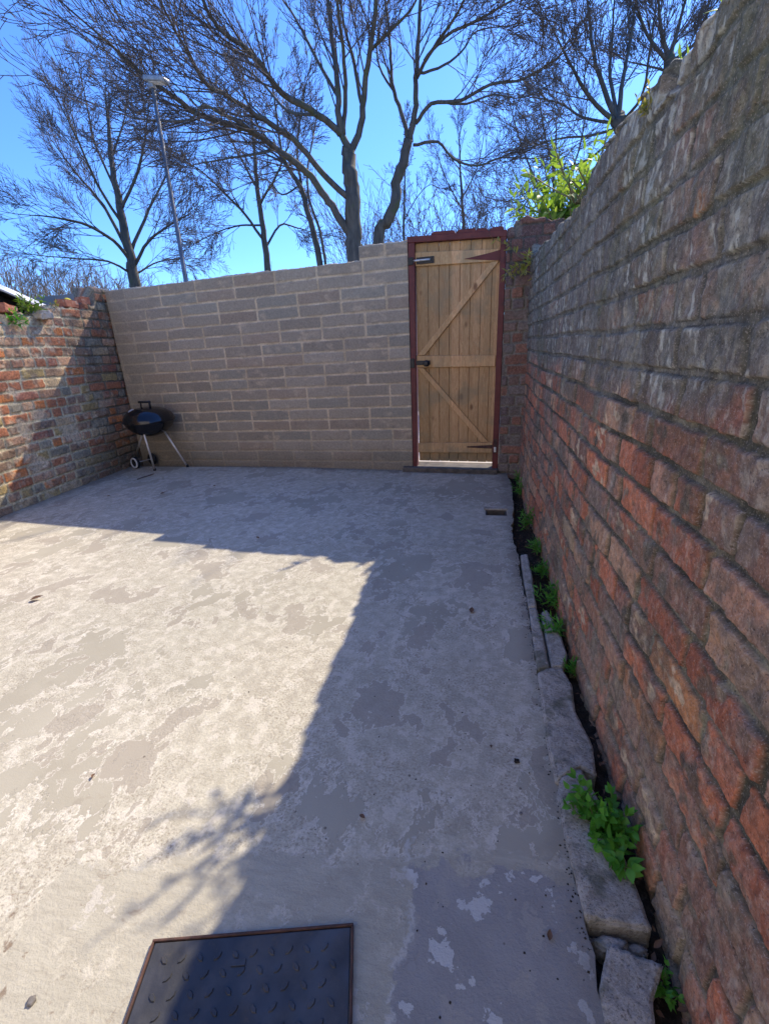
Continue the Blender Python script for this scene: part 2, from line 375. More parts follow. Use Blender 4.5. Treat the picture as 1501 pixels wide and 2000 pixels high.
# ------------------------------------------------------------------ masonry sheets folded over the wall top
def joint_grid(u, z, ch, mw, seed, pattern, wave, chip, r=.010):
    """returns per-point (mask 1 = brick face, id-hash, course, signed distance)"""
    zz = z+wave*fbm(u*1.3, z*1.1, seed)+wave*.35*fbm(u*6, z*6, seed+3)
    uu = u+wave*.7*fbm(u*2.3+9, z*2.1, seed+7)
    k = np.floor(zz/ch).astype(int); fz = zz-k*ch
    ulo = np.zeros_like(u); uhi = np.ones_like(u); bid = np.zeros(u.shape, dtype=np.int64)
    for kk in np.unique(k):
        m_ = k == kk; e = pattern(kk); e = np.asarray(e)
        i = np.clip(np.searchsorted(e, uu[m_])-1, 0, len(e)-2)
        ulo[m_] = e[i]; uhi[m_] = e[i+1]; bid[m_] = i+1000*(kk+50)
    hx = (uhi-ulo)/2; cx = (uhi+ulo)/2; hz = ch/2
    rj = _hash(bid, bid*0+5, seed); rk = _hash(bid, bid*0+8, seed)
    qx = np.abs(uu-cx)-(hx-mw/2-.004*rj)+r; qz = np.abs(fz-hz)-(hz-mw/2-.004*rk)+r
    d = np.sqrt(np.maximum(qx, 0)**2+np.maximum(qz, 0)**2)+np.minimum(np.maximum(qx, qz), 0)-r
    d = d+chip*fbm(u*38, z*38, seed+11, 3)+chip*1.5*np.maximum(fbm(u*11, z*11, seed+13, 3)-.25, 0)
    return d, bid, k, (uu-cx)/hx, (fz-hz)/hz
def old_pattern(L0, L1, seed, sl=.228):
    cache = {}
    def f(k):
        if k not in cache:
            r = random.Random(int(seed*977+k)); e = [L0-.3-r.random()*.2]
            hdr = (k % 4 == 1)
            while e[-1] < L1+.3:
                p = r.random()
                ln = sl if (p > (.85 if hdr else .22)) else sl/2
                e.append(e[-1]+ln*(1+.06*(r.random()-.5)))
            cache[k] = e
        return cache[k]
    return f
def folded_wall(name, u0, u1, us, zs, top, thick, frame, surf, mat, parent=None, **tags):
    """us,zs: sample arrays (zs = face heights from low to high). frame(u, depth, z)->xyz arrays (depth>0 = towards the viewer side).
       surf(U,Z)->(disp, colour). The sheet is folded back over the top and down the rear."""
    tp = np.array([top(u) for u in us]); nz = len(zs)
    U = np.repeat(us[:, None], nz, 1); Z = np.repeat(zs[None, :], len(us), 0); T = tp[:, None]
    over = np.maximum(Z-T, 0); Zf = np.minimum(Z, T)
    disp, col = surf(U, Z)
    # points past the top edge lie on the top, set back into the wall
    top_noise = .010*fbm(U*14, Z*14, 77)+.006*fbm(U*50, Z*50, 78, 2)
    fold = sstep(0, .012, over)
    dep = disp*(1-fold)-np.minimum(over, thick); Zo = Zf+(disp*.7+top_noise)*fold-.004*(1-fold)*(Z > T-.01)
    cols = [frame(U, dep, Zo)]; cc = [col]
    # rear sheet
    rb = np.array([thick]); bz = np.linspace(1, 0, 5)
    Ub = np.repeat(us[:, None], 6, 1); Db = np.full_like(Ub, -thick); Zb = np.concatenate([T, tp[:, None]*bz[None, :]], 1)
    Zb = Zb*1.0; Zb[:, -1] = zs[0]
    cols.append(frame(Ub, Db, Zb)); cc.append(np.repeat(col[:, -1:, :], 6, 1))
    X = np.concatenate(cols, 1); C = np.concatenate(cc, 1); nu, nn = X.shape[:2]
    idx = np.arange(nu*nn).reshape(nu, nn)
    q = np.stack([idx[:-1, :-1], idx[1:, :-1], idx[1:, 1:], idx[:-1, 1:]], -1).reshape(-1, 4)
    # end caps
    caps = []
    V = X.reshape(-1, 3)
    o = mesh_np(name, V, [q], mat, parent, True, {"tint": C.reshape(-1, 3)})
    bm = bmesh.new(); bm.from_mesh(o.data)
    bmesh.ops.recalc_face_normals(bm, faces=bm.faces)
    bm.to_mesh(o.data); bm.free()
    return tag(o, **tags)
def pick(bid, seed, pal, wts):
    h = _hash(bid, bid*0+21, seed); cw = np.cumsum(wts)/np.sum(wts)
    i = np.searchsorted(cw, np.clip(h, 0, .9999)); return np.asarray(pal)[i]
def lerp(a, b, f): return a+(b-a)*f[..., None]
def arr(c): return np.array(c)

# ---- right wall
RX = .437
RW = [(-1.2, 1.74), (.3, 1.72), (1.05, 1.71), (1.12, 1.80), (1.38, 1.785), (1.39, 1.742), (1.50, 1.745), (1.51, 1.82), (1.99, 1.845), (2.3, 1.83), (2.34, 1.79), (3.0, 1.79), (3.05, 1.82), (3.6, 1.81), (3.65, 1.84), (4.3, 1.86), (4.5, 1.95), (4.75, 2.05)]
def rtop(u):
    return float(np.interp(u, [a for a, b in RW], [b for a, b in RW]))+.007*math.sin(u*31)+.006*math.sin(u*83+1)
pr = old_pattern(-1.3, 4.8, 5, .272)
def rsurf(U, Z):
    d, bid, k, bx, bz = joint_grid(U, Z+.0395, .0985, .014, 5, pr, .012, .0032, .006)
    bm_ = sstep(.0012, -.0016, d)
    hi = sstep(.98, 1.20, Z+.10*fbm(U*1.5, Z*1.5, 31))            # the upper courses are smeared with old mortar and soot
    lowz = sstep(.42, .12, Z+.10*fbm(U*2, Z*2, 35))
    bright = pick(bid, 5, [(.52, .155, .075), (.48, .14, .07), (.55, .22, .09), (.50, .26, .16), (.27, .13, .095), (.42, .20, .135), (.48, .32, .20), (.38, .11, .06)], [26, 20, 5, 16, 20, 16, .6, 12])
    face = bright*(.85+.3*_hash(bid, bid*0+3, 9))[..., None]
    n1 = fbm(U*9, Z*9, 41, 4); n2 = fbm(U*30, Z*16, 43, 4); n3 = fbm(U*4, Z*4, 47, 4); n4 = fbm(U*95, Z*38, 49, 4)
    h1 = _hash(bid, bid*0+14, 5); h2 = _hash(bid, bid*0+15, 5)
    face = lerp(face, arr((.22, .165, .145)), np.clip(sstep(.05, .45, n1+.5*(h1-.6))*.75, 0, 1))
    face = lerp(face, arr((.20, .175, .165)), hi*.72*(h1 < .86))
    # pale spalled faces
    sp = sstep(.26, .42, fbm(U*24, Z*30, 95, 4)+.30-.55*np.maximum(np.abs(bx)-.25, 0)-.35*np.abs(bz))*(h2 > .80); face = lerp(face, arr((.66, .48, .33)), sp*.8)
    face = lerp(face, arr((.62, .57, .50)), sstep(.22, .42, n4+.35*n3)*(.20+.55*hi)*.9)
    mort = lerp(np.broadcast_to(arr((.105, .092, .075)), U.shape+(3,)), arr((.24, .21, .165)), sstep(-.4, .5, fbm(U*16, Z*16, 51)))
    mort = lerp(mort, arr((.07, .065, .05)), sstep(.1, .5, fbm(U*5, Z*7, 53))*.8)
    g = (face*arr((.3, .55, .15))).sum(-1); face = lerp(face, np.stack([g*1.18, g, g*.86], -1), np.full(g.shape, .16))
    face = lerp(face, arr((.125, .100, .080)), sstep(.06, .42, fbm(U*5, Z*6, 91, 5)+.35*fbm(U*26, Z*26, 92, 3))*.62)
    msk = np.clip(bm_-sstep(.22, .40, fbm(U*9, Z*9, 93, 4)+.25*fbm(U*40, Z*40, 94, 2))*.75, 0, 1)    # mortar smeared over the faces
    col = lerp(mort, face, msk)
    # crust on the upper part
    cr = np.clip(sstep(-.25, .25, fbm(U*6, Z*5, 57, 5)+1.15*hi-.55), 0, 1)*(.30+.45*hi)
    crc = lerp(np.broadcast_to(arr((.12, .112, .105)), U.shape+(3,)), arr((.25, .235, .215)), sstep(-.3, .5, fbm(U*22, Z*10, 59)))
    crc = lerp(crc, arr((.12, .13, .07)), sstep(.15, .5, fbm(U*3, Z*3, 61))*.5)
    col = lerp(col, crc, cr*.95); jl = sstep(.004, -.001, np.abs(d-.003))*sstep(-.2, .3, fbm(U*7, Z*7, 90)); col = lerp(col, arr((.035, .03, .027)), jl*.85)
    wb = sstep(.26, .40, fbm(U*55, Z*26, 63, 4)*.8+.5*fbm(U*3.3, Z*3.3, 65))*(.2+.8*hi)
    col = lerp(col, arr((.58, .56, .52)), wb*bm_*.55)
    col = lerp(col, arr((.50, .36, .27)), lowz*.30*sstep(-.4, .4, n1))     # pinkish lime bloom low down
    col = col*arr((1.02, 1.04, .86))
    keep = 1-.45*cr
    off = (_hash(bid, bid*0+1, 3)-.5)*.010
    relief = bm_*(.0105+off*.9+.006*bx*(h1-.5)+.004*bz*(h2-.5))*keep
    disp = relief+.0040*fbm(U*25, Z*25, 71, 3)+.0020*fbm(U*95, Z*95, 73, 3)+.009*cr*fbm(U*16, Z*14, 75, 4)
    disp -= bm_*.010*np.maximum(fbm(U*16, Z*16, 81, 3)-.1, 0)*(h2 > .5)
    disp += .022*fbm(U*1.1, Z*1.2, 83, 2)+.012*sstep(.25, 0, Z)
    return disp, col
us = np.concatenate([np.arange(-1.2, .30, .03), np.arange(.30, 1.0, .0028), np.arange(1.0, 1.8, .0042), np.arange(1.8, 3.0, .0075), np.arange(3.0, 4.66, .013)])
zs = np.concatenate([np.arange(-.09, 1.9, .0038), np.arange(1.9, 2.42, .014)])
folded_wall("brick_wall", -1.2, 4.66, us, zs, rtop, .23, lambda u, d, z: np.stack([RX-d, u, z], -1), rsurf, M_OLD,
            label="tall old red brick wall with blackened upper courses along the right side of the yard", cat="wall")

# ---- left wall : line from (-3.975,2.9) towards (-4.11,5.0)
LA = np.array([-3.989, 3.103]); LD = np.array([-4.118, 5.10])-LA; LD /= np.linalg.norm(LD); LN = np.array([LD[1], -LD[0]])
LWT = [(-4.4, 1.55), (.0, 1.56), (.30, 1.555), (.52, 1.56), (.55, 1.64), (1.0, 1.645), (1.03, 1.735), (1.52, 1.745), (1.53, 1.79), (1.70, 1.79), (1.705, 1.965), (2.3, 1.975)]
def ltop(u): return float(np.interp(u, [a for a, b in LWT], [b for a, b in LWT]))+.008*math.sin(u*29)+.006*math.sin(u*71)
pl = old_pattern(-4.6, 2.3, 12, .262)
def lsurf(U, Z):
    d, bid, k, bx, bz = joint_grid(U, Z+.02, .0925, .015, 12, pl, .013, .0035)
    bm_ = sstep(.002, -.003, d); h1 = _hash(bid, bid*0+14, 8); h2 = _hash(bid, bid*0+15, 8)
    face = pick(bid, 12, [(.46, .185, .10), (.50, .30, .20), (.45, .335, .16), (.33, .22, .155), (.31, .275, .215), (.56, .21, .08), (.38, .165, .115), (.50, .38, .25)], [18, 20, 12, 14, 9, 10, 10, 7])
    face = face*(.85+.3*_hash(bid, bid*0+3, 19))[..., None]
    n1 = fbm(U*9, Z*9, 141, 4); n3 = fbm(U*3, Z*3, 147, 4)
    face = lerp(face, arr((.22, .17, .14)), sstep(.1, .5, n1+.4*(h1-.6))*.7)
    face = lerp(face, arr((.60, .50, .39)), sstep(.15, .5, fbm(U*14, Z*14, 149)+.3*n3)*.55)
    mort = lerp(np.broadcast_to(arr((.52, .45, .31)), U.shape+(3,)), arr((.68, .60, .43)), sstep(-.4, .4, fbm(U*14, Z*14, 151)))
    dkshade = sstep(1.0, 1.6, U+.3*n3); mort = lerp(mort, arr((.115, .095, .075)), dkshade*.85)  # darker mortar at the far end, with the corner's shade painted in
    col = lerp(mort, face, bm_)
    sm = sstep(.25, .45, fbm(U*5, Z*6, 153, 4)+.15*n3)*(1-dkshade*.7); col = lerp(col, arr((.60, .50, .38)), sm*.8)
    footz = sstep(.55, .15, Z+.12*n3)*sstep(.6, 1.3, U); col = lerp(col, arr((.17, .155, .12)), footz*.7)  # darker towards the foot of the far stretch
    col = np.minimum(col*arr((1.14, 1.09, .92))*(1-.22*dkshade)[..., None], .82)  # corner's shade also put into the colour of bricks and mortar
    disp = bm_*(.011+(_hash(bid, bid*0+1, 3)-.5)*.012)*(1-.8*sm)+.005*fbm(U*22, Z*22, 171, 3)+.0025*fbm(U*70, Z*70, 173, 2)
    disp -= bm_*.014*np.maximum(fbm(U*15, Z*15, 181, 3)-.05, 0)*(h2 > .55)-.006*fbm(U*1.1, Z*1.3, 183, 2)
    return disp, col
us = np.concatenate([np.arange(-4.3, -.4, .05), np.arange(-.4, 2.0, .0075)]); zs = np.concatenate([np.arange(-.06, 2.0, .0075), np.arange(2.0, 2.3, .02)])
def lframe(u, d, z): return np.stack([LA[0]+LD[0]*u+LN[0]*d, LA[1]+LD[1]*u+LN[1]*d, z], -1)
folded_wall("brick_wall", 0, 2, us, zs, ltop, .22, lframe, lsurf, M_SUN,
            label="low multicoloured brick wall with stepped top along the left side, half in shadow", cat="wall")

# ---- back wall of concrete blocks
BO = np.array([-.719, 4.650]); BD = np.array([.9959, -.0910]); BD /= np.linalg.norm(BD); BN = np.array([BD[1], -BD[0]])  # towards camera
def bframe(u, d, z): return np.stack([BO[0]+BD[0]*u+BN[0]*d, BO[1]+BD[1]*u+BN[1]*d, z], -1)
def bpt(u, d, z): return Vector((BO[0]+BD[0]*u+BN[0]*d, BO[1]+BD[1]*u+BN[1]*d, z))
def btop(u): return 1.993+.015*(u+.37)+.004*math.sin(u*3) if u < -.374 else 2.108
CHB = .1123; TOPB = 1.993
def bpat(k):
    p = (-(k+1))//2 if k < 0 else 0
    pr_ = (k+200)//2
    off = 0 if pr_ % 2 == 0 else .229
    r = random.Random(int(pr_)); return [-4.7+off+i*.458+.012*(r.random()-.5) for i in range(14)]
def bsurf(U, Z):
    d, bid, k, bx, bz = joint_grid(U, Z-TOPB-.003-.015*(U+.37), CHB, .0145, 40, bpat, .005, .0016)
    bm_ = sstep(.0012, -.0018, d); h1 = _hash(bid, bid*0+14, 48)
    face = pick(bid, 40, [(.30, .25, .20), (.33, .275, .22), (.35, .295, .24), (.32, .25, .195), (.30, .265, .22)], [3, 3, 3, 2, 2])*(.92+.16*h1)[..., None]
    n1 = fbm(U*6, Z*6, 241); n2 = fbm(U*2, Z*2, 242)
    face = lerp(face, arr((.36, .30, .24)), sstep(.1, .6, n1)*.5)
    mort = lerp(np.broadcast_to(arr((.47, .365, .255)), U.shape+(3,)), arr((.60, .48, .35)), sstep(-.4, .4, fbm(U*10, Z*10, 243)))
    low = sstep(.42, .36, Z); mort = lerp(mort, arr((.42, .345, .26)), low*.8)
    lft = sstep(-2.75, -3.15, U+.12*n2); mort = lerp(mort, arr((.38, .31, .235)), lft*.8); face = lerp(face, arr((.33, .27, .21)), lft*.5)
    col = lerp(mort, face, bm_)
    smear = sstep(.30, .6, fbm(U*7, Z*12, 245, 4)); col = lerp(col, arr((.50, .39, .29)), smear*.6)
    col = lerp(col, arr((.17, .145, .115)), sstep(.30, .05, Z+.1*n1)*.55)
    col = col*arr((1.08, 1.07, .96))
    disp = bm_*.0045*(1-.6*lft)+.0016*fbm(U*30, Z*30, 271, 3)+.0012*fbm(U*90, Z*90, 273, 2)+.004*fbm(U*1.5, Z*1.5, 275, 2)+(h1-.5)*.003*bm_
    return disp, col
us = np.concatenate([np.arange(-3.36, -.376, .0065), [-.3755, -.3725], np.arange(-.370, .084, .0065), [.0855]])
zs = np.concatenate([np.arange(-.06, 2.13, .0062), np.arange(2.13, 2.45, .03)])
folded_wall("block_wall", 0, 0, us, zs, btop, .21, bframe, bsurf, M_BLOCK,
            label="grey brown concrete block wall with pale tan joints across the back of the yard", cat="wall")
# step end cap of the raised block and the wall end beside the gate are closed by thin block pieces
bm = bmesh.new()
for u_, z0, z1 in ((-.374, 1.97, 2.10), (.086, -.05, 2.10)):
    vs = [bm.verts.new(bpt(u_, d_, z_)) for d_, z_ in ((-.004, z0), (-.209, z0), (-.209, z1), (-.004, z1))]; bm.faces.new(vs)
o = mesh_bm("wall_end", bm, M_REND, bpy.data.objects["block_wall"])

# ---- brick pier to the right of the gate
pp = old_pattern(.6, 1.6, 33, .215)
def ptop(u): return float(np.interp(u, [.9, 1.0, 1.01, 1.1, 1.3], [2.10, 2.12, 2.17, 2.18, 2.14]))+.01*math.sin(u*47)
def psurf(U, Z):
    d, bid, k, bx, bz = joint_grid(U, Z, .0925, .012, 33, pp, .008, .004)
    bm_ = sstep(.002, -.003, d); h1 = _hash(bid, bid*0+14, 48)
    face = pick(bid, 33, [(.20, .13, .10), (.25, .12, .08), (.19, .15, .125), (.30, .15, .10), (.15, .11, .10)], [3, 3, 3, 1, 3])*(.85+.3*h1)[..., None]
    up = sstep(1.65, 1.8, Z+.05*fbm(U*8, Z*8, 5)); face = lerp(face, arr((.12, .055, .045)), up*.6)
    mort = np.broadcast_to(arr((.20, .175, .14)), U.shape+(3,)); mort = lerp(mort, arr((.07, .06, .05)), up*.9)
    col = lerp(mort, face, bm_); n1 = fbm(U*9, Z*9, 7); col = lerp(col, arr((.22, .19, .155)), sstep(.1, .5, n1)*.55)
    return bm_*(.009+(h1-.5)*.014)+.005*fbm(U*25, Z*25, 8, 3), col
us = np.arange(.948, 1.40, .007); zs = np.concatenate([np.arange(-.06, 2.2, .0075), np.arange(2.2, 2.45, .03)])
o = folded_wall("brick_pier", 0, 0, us, zs, ptop, .22, bframe, psurf, M_OLD,
            label="narrow dark brick pier between the wooden gate and the tall right wall", cat="pier")
bm = bmesh.new(); vs = [bm.verts.new(bpt(.948, d_, z_)) for d_, z_ in ((.0, -.05), (-.22, -.05), (-.22, 2.09), (.0, 2.09))]; bm.faces.new(vs)
mesh_bm("wall_end", bm, M_REND, o)

# ---- neighbour's rendered wall, seen past the left wall
bm = bmesh.new(); a = [bpt(-7.6, -.02, 0), bpt(-3.60, -.02, 0), bpt(-3.60, -.20, 0), bpt(-7.6, -.20, 0)]
bm_prism(bm, [(p.x, p.y) for p in a], -.05, 1.955); 
tag(mesh_bm("rendered_wall", bm, M_REND), "plain grey rendered wall beyond the left brick wall, its top just showing", "wall")
# white lean-to roof edge beyond the left wall
t = empty("lean_to_roof", (-4.3, 4.3, 0), 0, label="white sloping lean-to roof edge showing over the far left of the low brick wall", cat="roof")
bm = bmesh.new(); sec = [(.035, -.012), (.045, .000), (-.050, .085), (-.060, .075)]     # angled white capping
A_ = (3.0-4.3, 2.165); B_ = (4.60-4.3, 1.650)
r0 = [bm.verts.new((x, A_[0], A_[1]+z)) for x, z in sec]; r1 = [bm.verts.new((x, B_[0], B_[1]+z)) for x, z in sec]
fs = [bm.faces.new(r0), bm.faces.new(r1[::-1])]+[bm.faces.new((r0[k], r1[k], r1[(k+1) % 4], r0[(k+1) % 4])) for k in range(4)]
bmesh.ops.recalc_face_normals(bm, faces=fs); mesh_bm("capping", bm, M_WHITE, t)
bm = bmesh.new(); bm_prism(bm, [(3.0-4.3, 2.22), (4.60-4.3, 1.70), (4.60-4.3, 1.66), (3.0-4.3, 2.17)], -.065, -1.1, axis='x'); mesh_bm("roof_sheet", bm, M_BLACK, t)
bm = bmesh.new(); bm_prism(bm, [(3.0-4.3, 2.165), (4.58-4.3, 1.655), (4.58-4.3, 0), (3.0-4.3, 0)], -.10, -.9, axis='x'); mesh_bm("side_panel", bm, M_BLACK, t)
# ---- unseen house, its pale rear wall added to bounce sunlight onto the shaded walls
t = empty("house", (-1.8, -2.3, 0), 0, label="unseen pale house wall added behind the viewer to bounce sunlight into the yard", cat="house")
bm = bmesh.new()
for c_, s_ in (((-1.9, -.15, 2.7), (2.4, .3, 5.6)), ((2.3, -.15, 2.7), (2.0, .3, 5.6)), ((.3, -.15, 4.0), (2.0, .3, 3.0)), ((.3, -.15, 2.3), (2.0, .3, .36)), ((-.35, -.15, 1.05), (.7, .3, 2.14))): bm_box(bm, c_, s_)
mesh_bm("wall", bm, M_HOUSE, t)
bm = bmesh.new(); bm_box(bm, (.55, -.18, 1.05), (1.08, .06, 2.1), bev=.004); dr = mesh_bm("door", bm, M_WHITE, t)
bm = bmesh.new(); bm_box(bm, (.95, -.12, 1.05), (.12, .05, .03), bev=.004); mesh_bm("handle", bm, M_ALU, dr)
bm = bmesh.new(); bm_box(bm, (.15, .02, 5.58), (6.3, .16, .10), bev=.01); mesh_bm("gutter", bm, M_BLACK, t)
# ------------------------------------------------------------------ ground
bm = bmesh.new()
for v in ((-400, -60), (400, -60), (400, 900), (-400, 900)): bm.verts.new((v[0], v[1], -.11))
bm.faces.new(bm.verts[:]); tag(mesh_bm("ground", bm, M_GROUND), kind="structure")
bm = bmesh.new(); bm_prism(bm, [tuple(bpt(a, b, 0).xy) for a, b in ((-9, -.20), (9, -.20), (9, -4.2), (-9, -4.2))], -.10, .045)
tag(mesh_bm("alley", bm, M_ALLEY), kind="structure")
# gutter soil strip
xs = np.arange(.20, .50, .012); ys = np.concatenate([np.arange(-1.2, .4, .05), np.arange(.4, 4.7, .014)])
X, Y = np.meshgrid(xs, ys, indexing='ij'); Zs = -.058+.012*fbm(X*12, Y*12, 301)+.008*fbm(X*45, Y*45, 303, 3)
idx = np.arange(X.size).reshape(X.shape); q = np.stack([idx[:-1, :-1], idx[1:, :-1], idx[1:, 1:], idx[:-1, 1:]], -1).reshape(-1, 4)
tag(mesh_np("soil", np.stack([X, Y, Zs], -1).reshape(-1, 3), q, M_SOIL), kind="structure")
# yard slab with a drain opening and an irregular right edge
ys = np.concatenate([[-1.6, -.8, 0], np.arange(.3, 4.80, .03)]); hx = (.085, .245); hy = (3.325, 3.455)
def redge(y):
    e = .262+.02*float(fbm(np.array([y*5.0]), np.array([.3]), 311, 4)[0])+.004*math.sin(y*60)
    if y > 3.1: e += .05*min(1, (y-3.1)/.5)+.02*float(fbm(np.array([y*9.0]), np.array([7.3]), 313, 3)[0])
    return e
bm = bmesh.new(); grid = []
ys = sorted(set([round(float(v), 4) for v in ys if not (hy[0]-.02 < v < hy[1]+.02)]+[hy[0], hy[1]]))
for y in ys:
    r_ = redge(y); grid.append([bm.verts.new((x, y, 0)) for x in (-4.5, -1.5, -.4, hx[0], hx[1], max(r_, hx[1]+.008))])
top = []
for j in range(len(ys)-1):
    for i in range(5):
        if i == 3 and abs(ys[j]-hy[0]) < 1e-6: continue
        top.append(bm.faces.new((grid[j][i], grid[j][i+1], grid[j+1][i+1], grid[j+1][i])))
r_ = bmesh.ops.extrude_face_region(bm, geom=top)
bmesh.ops.translate(bm, vec=(0, 0, -.12), verts=[v for v in r_['geom'] if isinstance(v, bmesh.types.BMVert)])
bmesh.ops.recalc_face_normals(bm, faces=bm.faces)
tag(mesh_bm("yard_floor", bm, M_YARD), kind="structure")
# drain: dark gully box, brick lip along its far edge
t = empty("drain_gully", ((hx[0]+hx[1])/2, (hy[0]+hy[1])/2, 0), 0, label="small dark rectangular drain opening in the concrete beside the gutter near the gate", cat="drain")
bm = bmesh.new(); w_, d_ = hx[1]-hx[0], hy[1]-hy[0]
for c_, s_ in (((0, d_/2-.006, -.045), (w_-.004, .010, .085)), ((0, -d_/2+.006, -.045), (w_-.004, .010, .085)), ((w_/2-.006, 0, -.045), (.008, d_-.03, .085)), ((-w_/2+.006, 0, -.045), (.008, d_-.03, .085)), ((0, 0, -.060), (w_-.03, d_-.03, .006))): bm_box(bm, c_, s_)
mesh_bm("gully_lining", bm, M_DARKST, t)
bm = bmesh.new(); bm_box(bm, (0, d_/2+.018, .004), (w_+.02, .05, .014), bev=.004); mesh_bm("stone_lip", bm, M_KERB, t)

# ------------------------------------------------------------------ kerb stones between slab and wall
def rough_solid(name, poly, z0, z1, mat, bev=.010, cut=3, amp=.004, seed=1, slope=0.0, parent=None):
    bm = bmesh.new(); bm_prism(bm, poly, z0, z1)
    es = [e for e in bm.edges if max(v.co.z for v in e.verts) > z1-1e-4]
    bmesh.ops.bevel(bm, geom=es, offset=bev, segments=2, affect='EDGES')
    bmesh.ops.triangulate(bm, faces=bm.faces[:])
    for _ in range(cut+1):
        bmesh.ops.subdivide_edges(bm, edges=[e for e in bm.edges if e.calc_length() > .011], cuts=1, use_grid_fill=False)
        bmesh.ops.triangulate(bm, faces=[f for f in bm.faces if len(f.verts) > 4])
    P = np.array([v.co[:] for v in bm.verts]); xmin = P[:, 0].min()
    n = .8*fbm(P[:, 0]*85, P[:, 1]*85+P[:, 2]*60, seed+9, 3)+fbm(P[:, 0]*22+seed, P[:, 1]*22+P[:, 2]*9, seed, 4); n2 = fbm(P[:, 0]*22, P[:, 1]*22-P[:, 2]*14, seed+5, 4)
    for v, a, b in zip(bm.verts, n, n2):
        v.co.z += amp*a+slope*max(0, v.co.x-xmin-.045)*(1 if v.co.z > z0+.01 else 0); v.co.x += amp*1.3*b
        v.co.y += amp*a
    return mesh_bm(name, bm, mat, parent, True)
KS = [ # outline (x,y) in metres, top height, label
 ([(.262, .718), (.250, .88), (.246, 1.02), (.262, 1.075), (.330, 1.120), (.352, 1.06), (.372, .96), (.392, .84), (.402, .725)], .014, "nearest long kerb stone beside the gutter, the leafy weed growing at its edge"),
 ([(.250, 1.058), (.244, 1.2), (.248, 1.34), (.254, 1.545), (.300, 1.575), (.352, 1.588), (.372, 1.50), (.362, 1.36), (.386, 1.22), (.374, 1.11), (.335, 1.128)], .015, "second kerb stone from the front, wide with a broken bite on its gutter side"),
 ([(.256, 1.56), (.262, 1.80), (.268, 2.02), (.304, 2.02), (.308, 1.80), (.304, 1.585)], .010, "narrow kerb stone with a pale mark across it, third from the front"),
 ([(.312, 1.592), (.316, 1.80), (.326, 2.00), (.352, 2.02), (.380, 1.90), (.388, 1.68), (.360, 1.60)], .004, "low sunken slab piece lying between narrow kerb and wall"),
 ([(.268, 2.026), (.272, 2.3), (.280, 2.62), (.322, 2.64), (.318, 2.35), (.306, 2.03)], .012, "fourth kerb stone, mossy and narrow, farther along the gutter"),
 ([(.262, .24), (.262, .60), (.30, .682), (.402, .665), (.360, .60), (.345, .50), (.335, .24)], .008, "flat cement slab at the bottom corner of the gutter nearest the viewer"),
]
for i, (p, h_, lb) in enumerate(KS):
    o = rough_solid("kerb_stone", p, -.075, h_, M_KERB, .004, 3, .0030, 400+i, -.15 if i < 2 else -.03)
    tag(o, lb, "kerb stone", "kerb stones along the gutter")
# bits of mortar fill packed between kerb and wall foot
for i, (x, y, r) in enumerate([(.31, .692, .040), (.36, .700, .028), (.268, .700, .022)]):
    p = [(x+r*math.cos(a)*(1+.25*math.sin(3*a+i)), y+r*.45*math.sin(a)) for a in np.linspace(0, 2*math.pi, 11)[:-1]]
    tag(rough_solid("rubble_piece", p, -.07, -.012-.01*i, M_KERB, .006, 2, .004, 440+i),
        ["lump of rubble wedged behind the nearest kerb stone", "small rubble lump against the wall foot behind the nearest kerb stone", "dark rubble lump in the corner of the yard slab by the nearest kerb stone"][i], "rubble")

# ------------------------------------------------------------------ inspection cover
c0 = (gnd(300, 1840)+gnd(690, 1808))/2
ang = math.atan2((gnd(690, 1808)-gnd(300, 1840)).y, (gnd(690, 1808)-gnd(300, 1840)).x)
t = empty("inspection_cover", c0, ang, label="dark cast iron inspection cover with raised diamond lugs set in the concrete foreground", cat="cover")
CW, CL = (gnd(690, 1808)-gnd(300, 1840)).length, .60
bm = bmesh.new(); bm_box(bm, (0, -CL/2, .002), (CW-.014, CL-.014, .012), bev=.002)
rows = int(CL/.030)
for j in range(rows-1):
    for i in range(11):
        x = -CW/2+.040+i*.038+(.019 if j % 2 else 0); y = -.040-j*.030
        if x > CW/2-.03: continue
        a = math.radians(45 if (i+j) % 2 else -45)
        M_ = Matrix.Translation((x, y, .0075)) @ Matrix.Rotation(a, 4, 'Z')
        vs = bm_prism(bm, [(-.011, 0), (-.005, -.005), (.005, -.005), (.011, 0), (.005, .005), (-.005, .005)], 0, .003)
        for v in vs:
            if v.co.z > .002: v.co.x *= .8; v.co.y *= .7
        bmesh.ops.transform(bm, matrix=M_, verts=vs)
bm_box(bm, (-.02, -.055, .0095), (.030, .012, .003), bev=.001)
mesh_bm("cover_plate", bm, M_COVER, t)
bm = bmesh.new()
for c_, s_ in (((0, -.0025, .004), (CW, .005, .013)), ((0, -CL+.0025, .004), (CW, .005, .013)), ((-CW/2+.0025, -CL/2, .004), (.005, CL-.011, .013)), ((CW/2-.0025, -CL/2, .004), (.005, CL-.011, .013))): bm_box(bm, c_, s_, bev=.0015)
mesh_bm("cover_frame", bm, M_RUST, t)

# ------------------------------------------------------------------ gate (u along the wall, d out towards the yard)
gang = math.atan2(BD[1], BD[0])
G = empty("wooden_gate", (BO[0], BO[1], 0), gang, label="tall pale pine boarded gate with diagonal braces in a maroon frame", cat="gate")
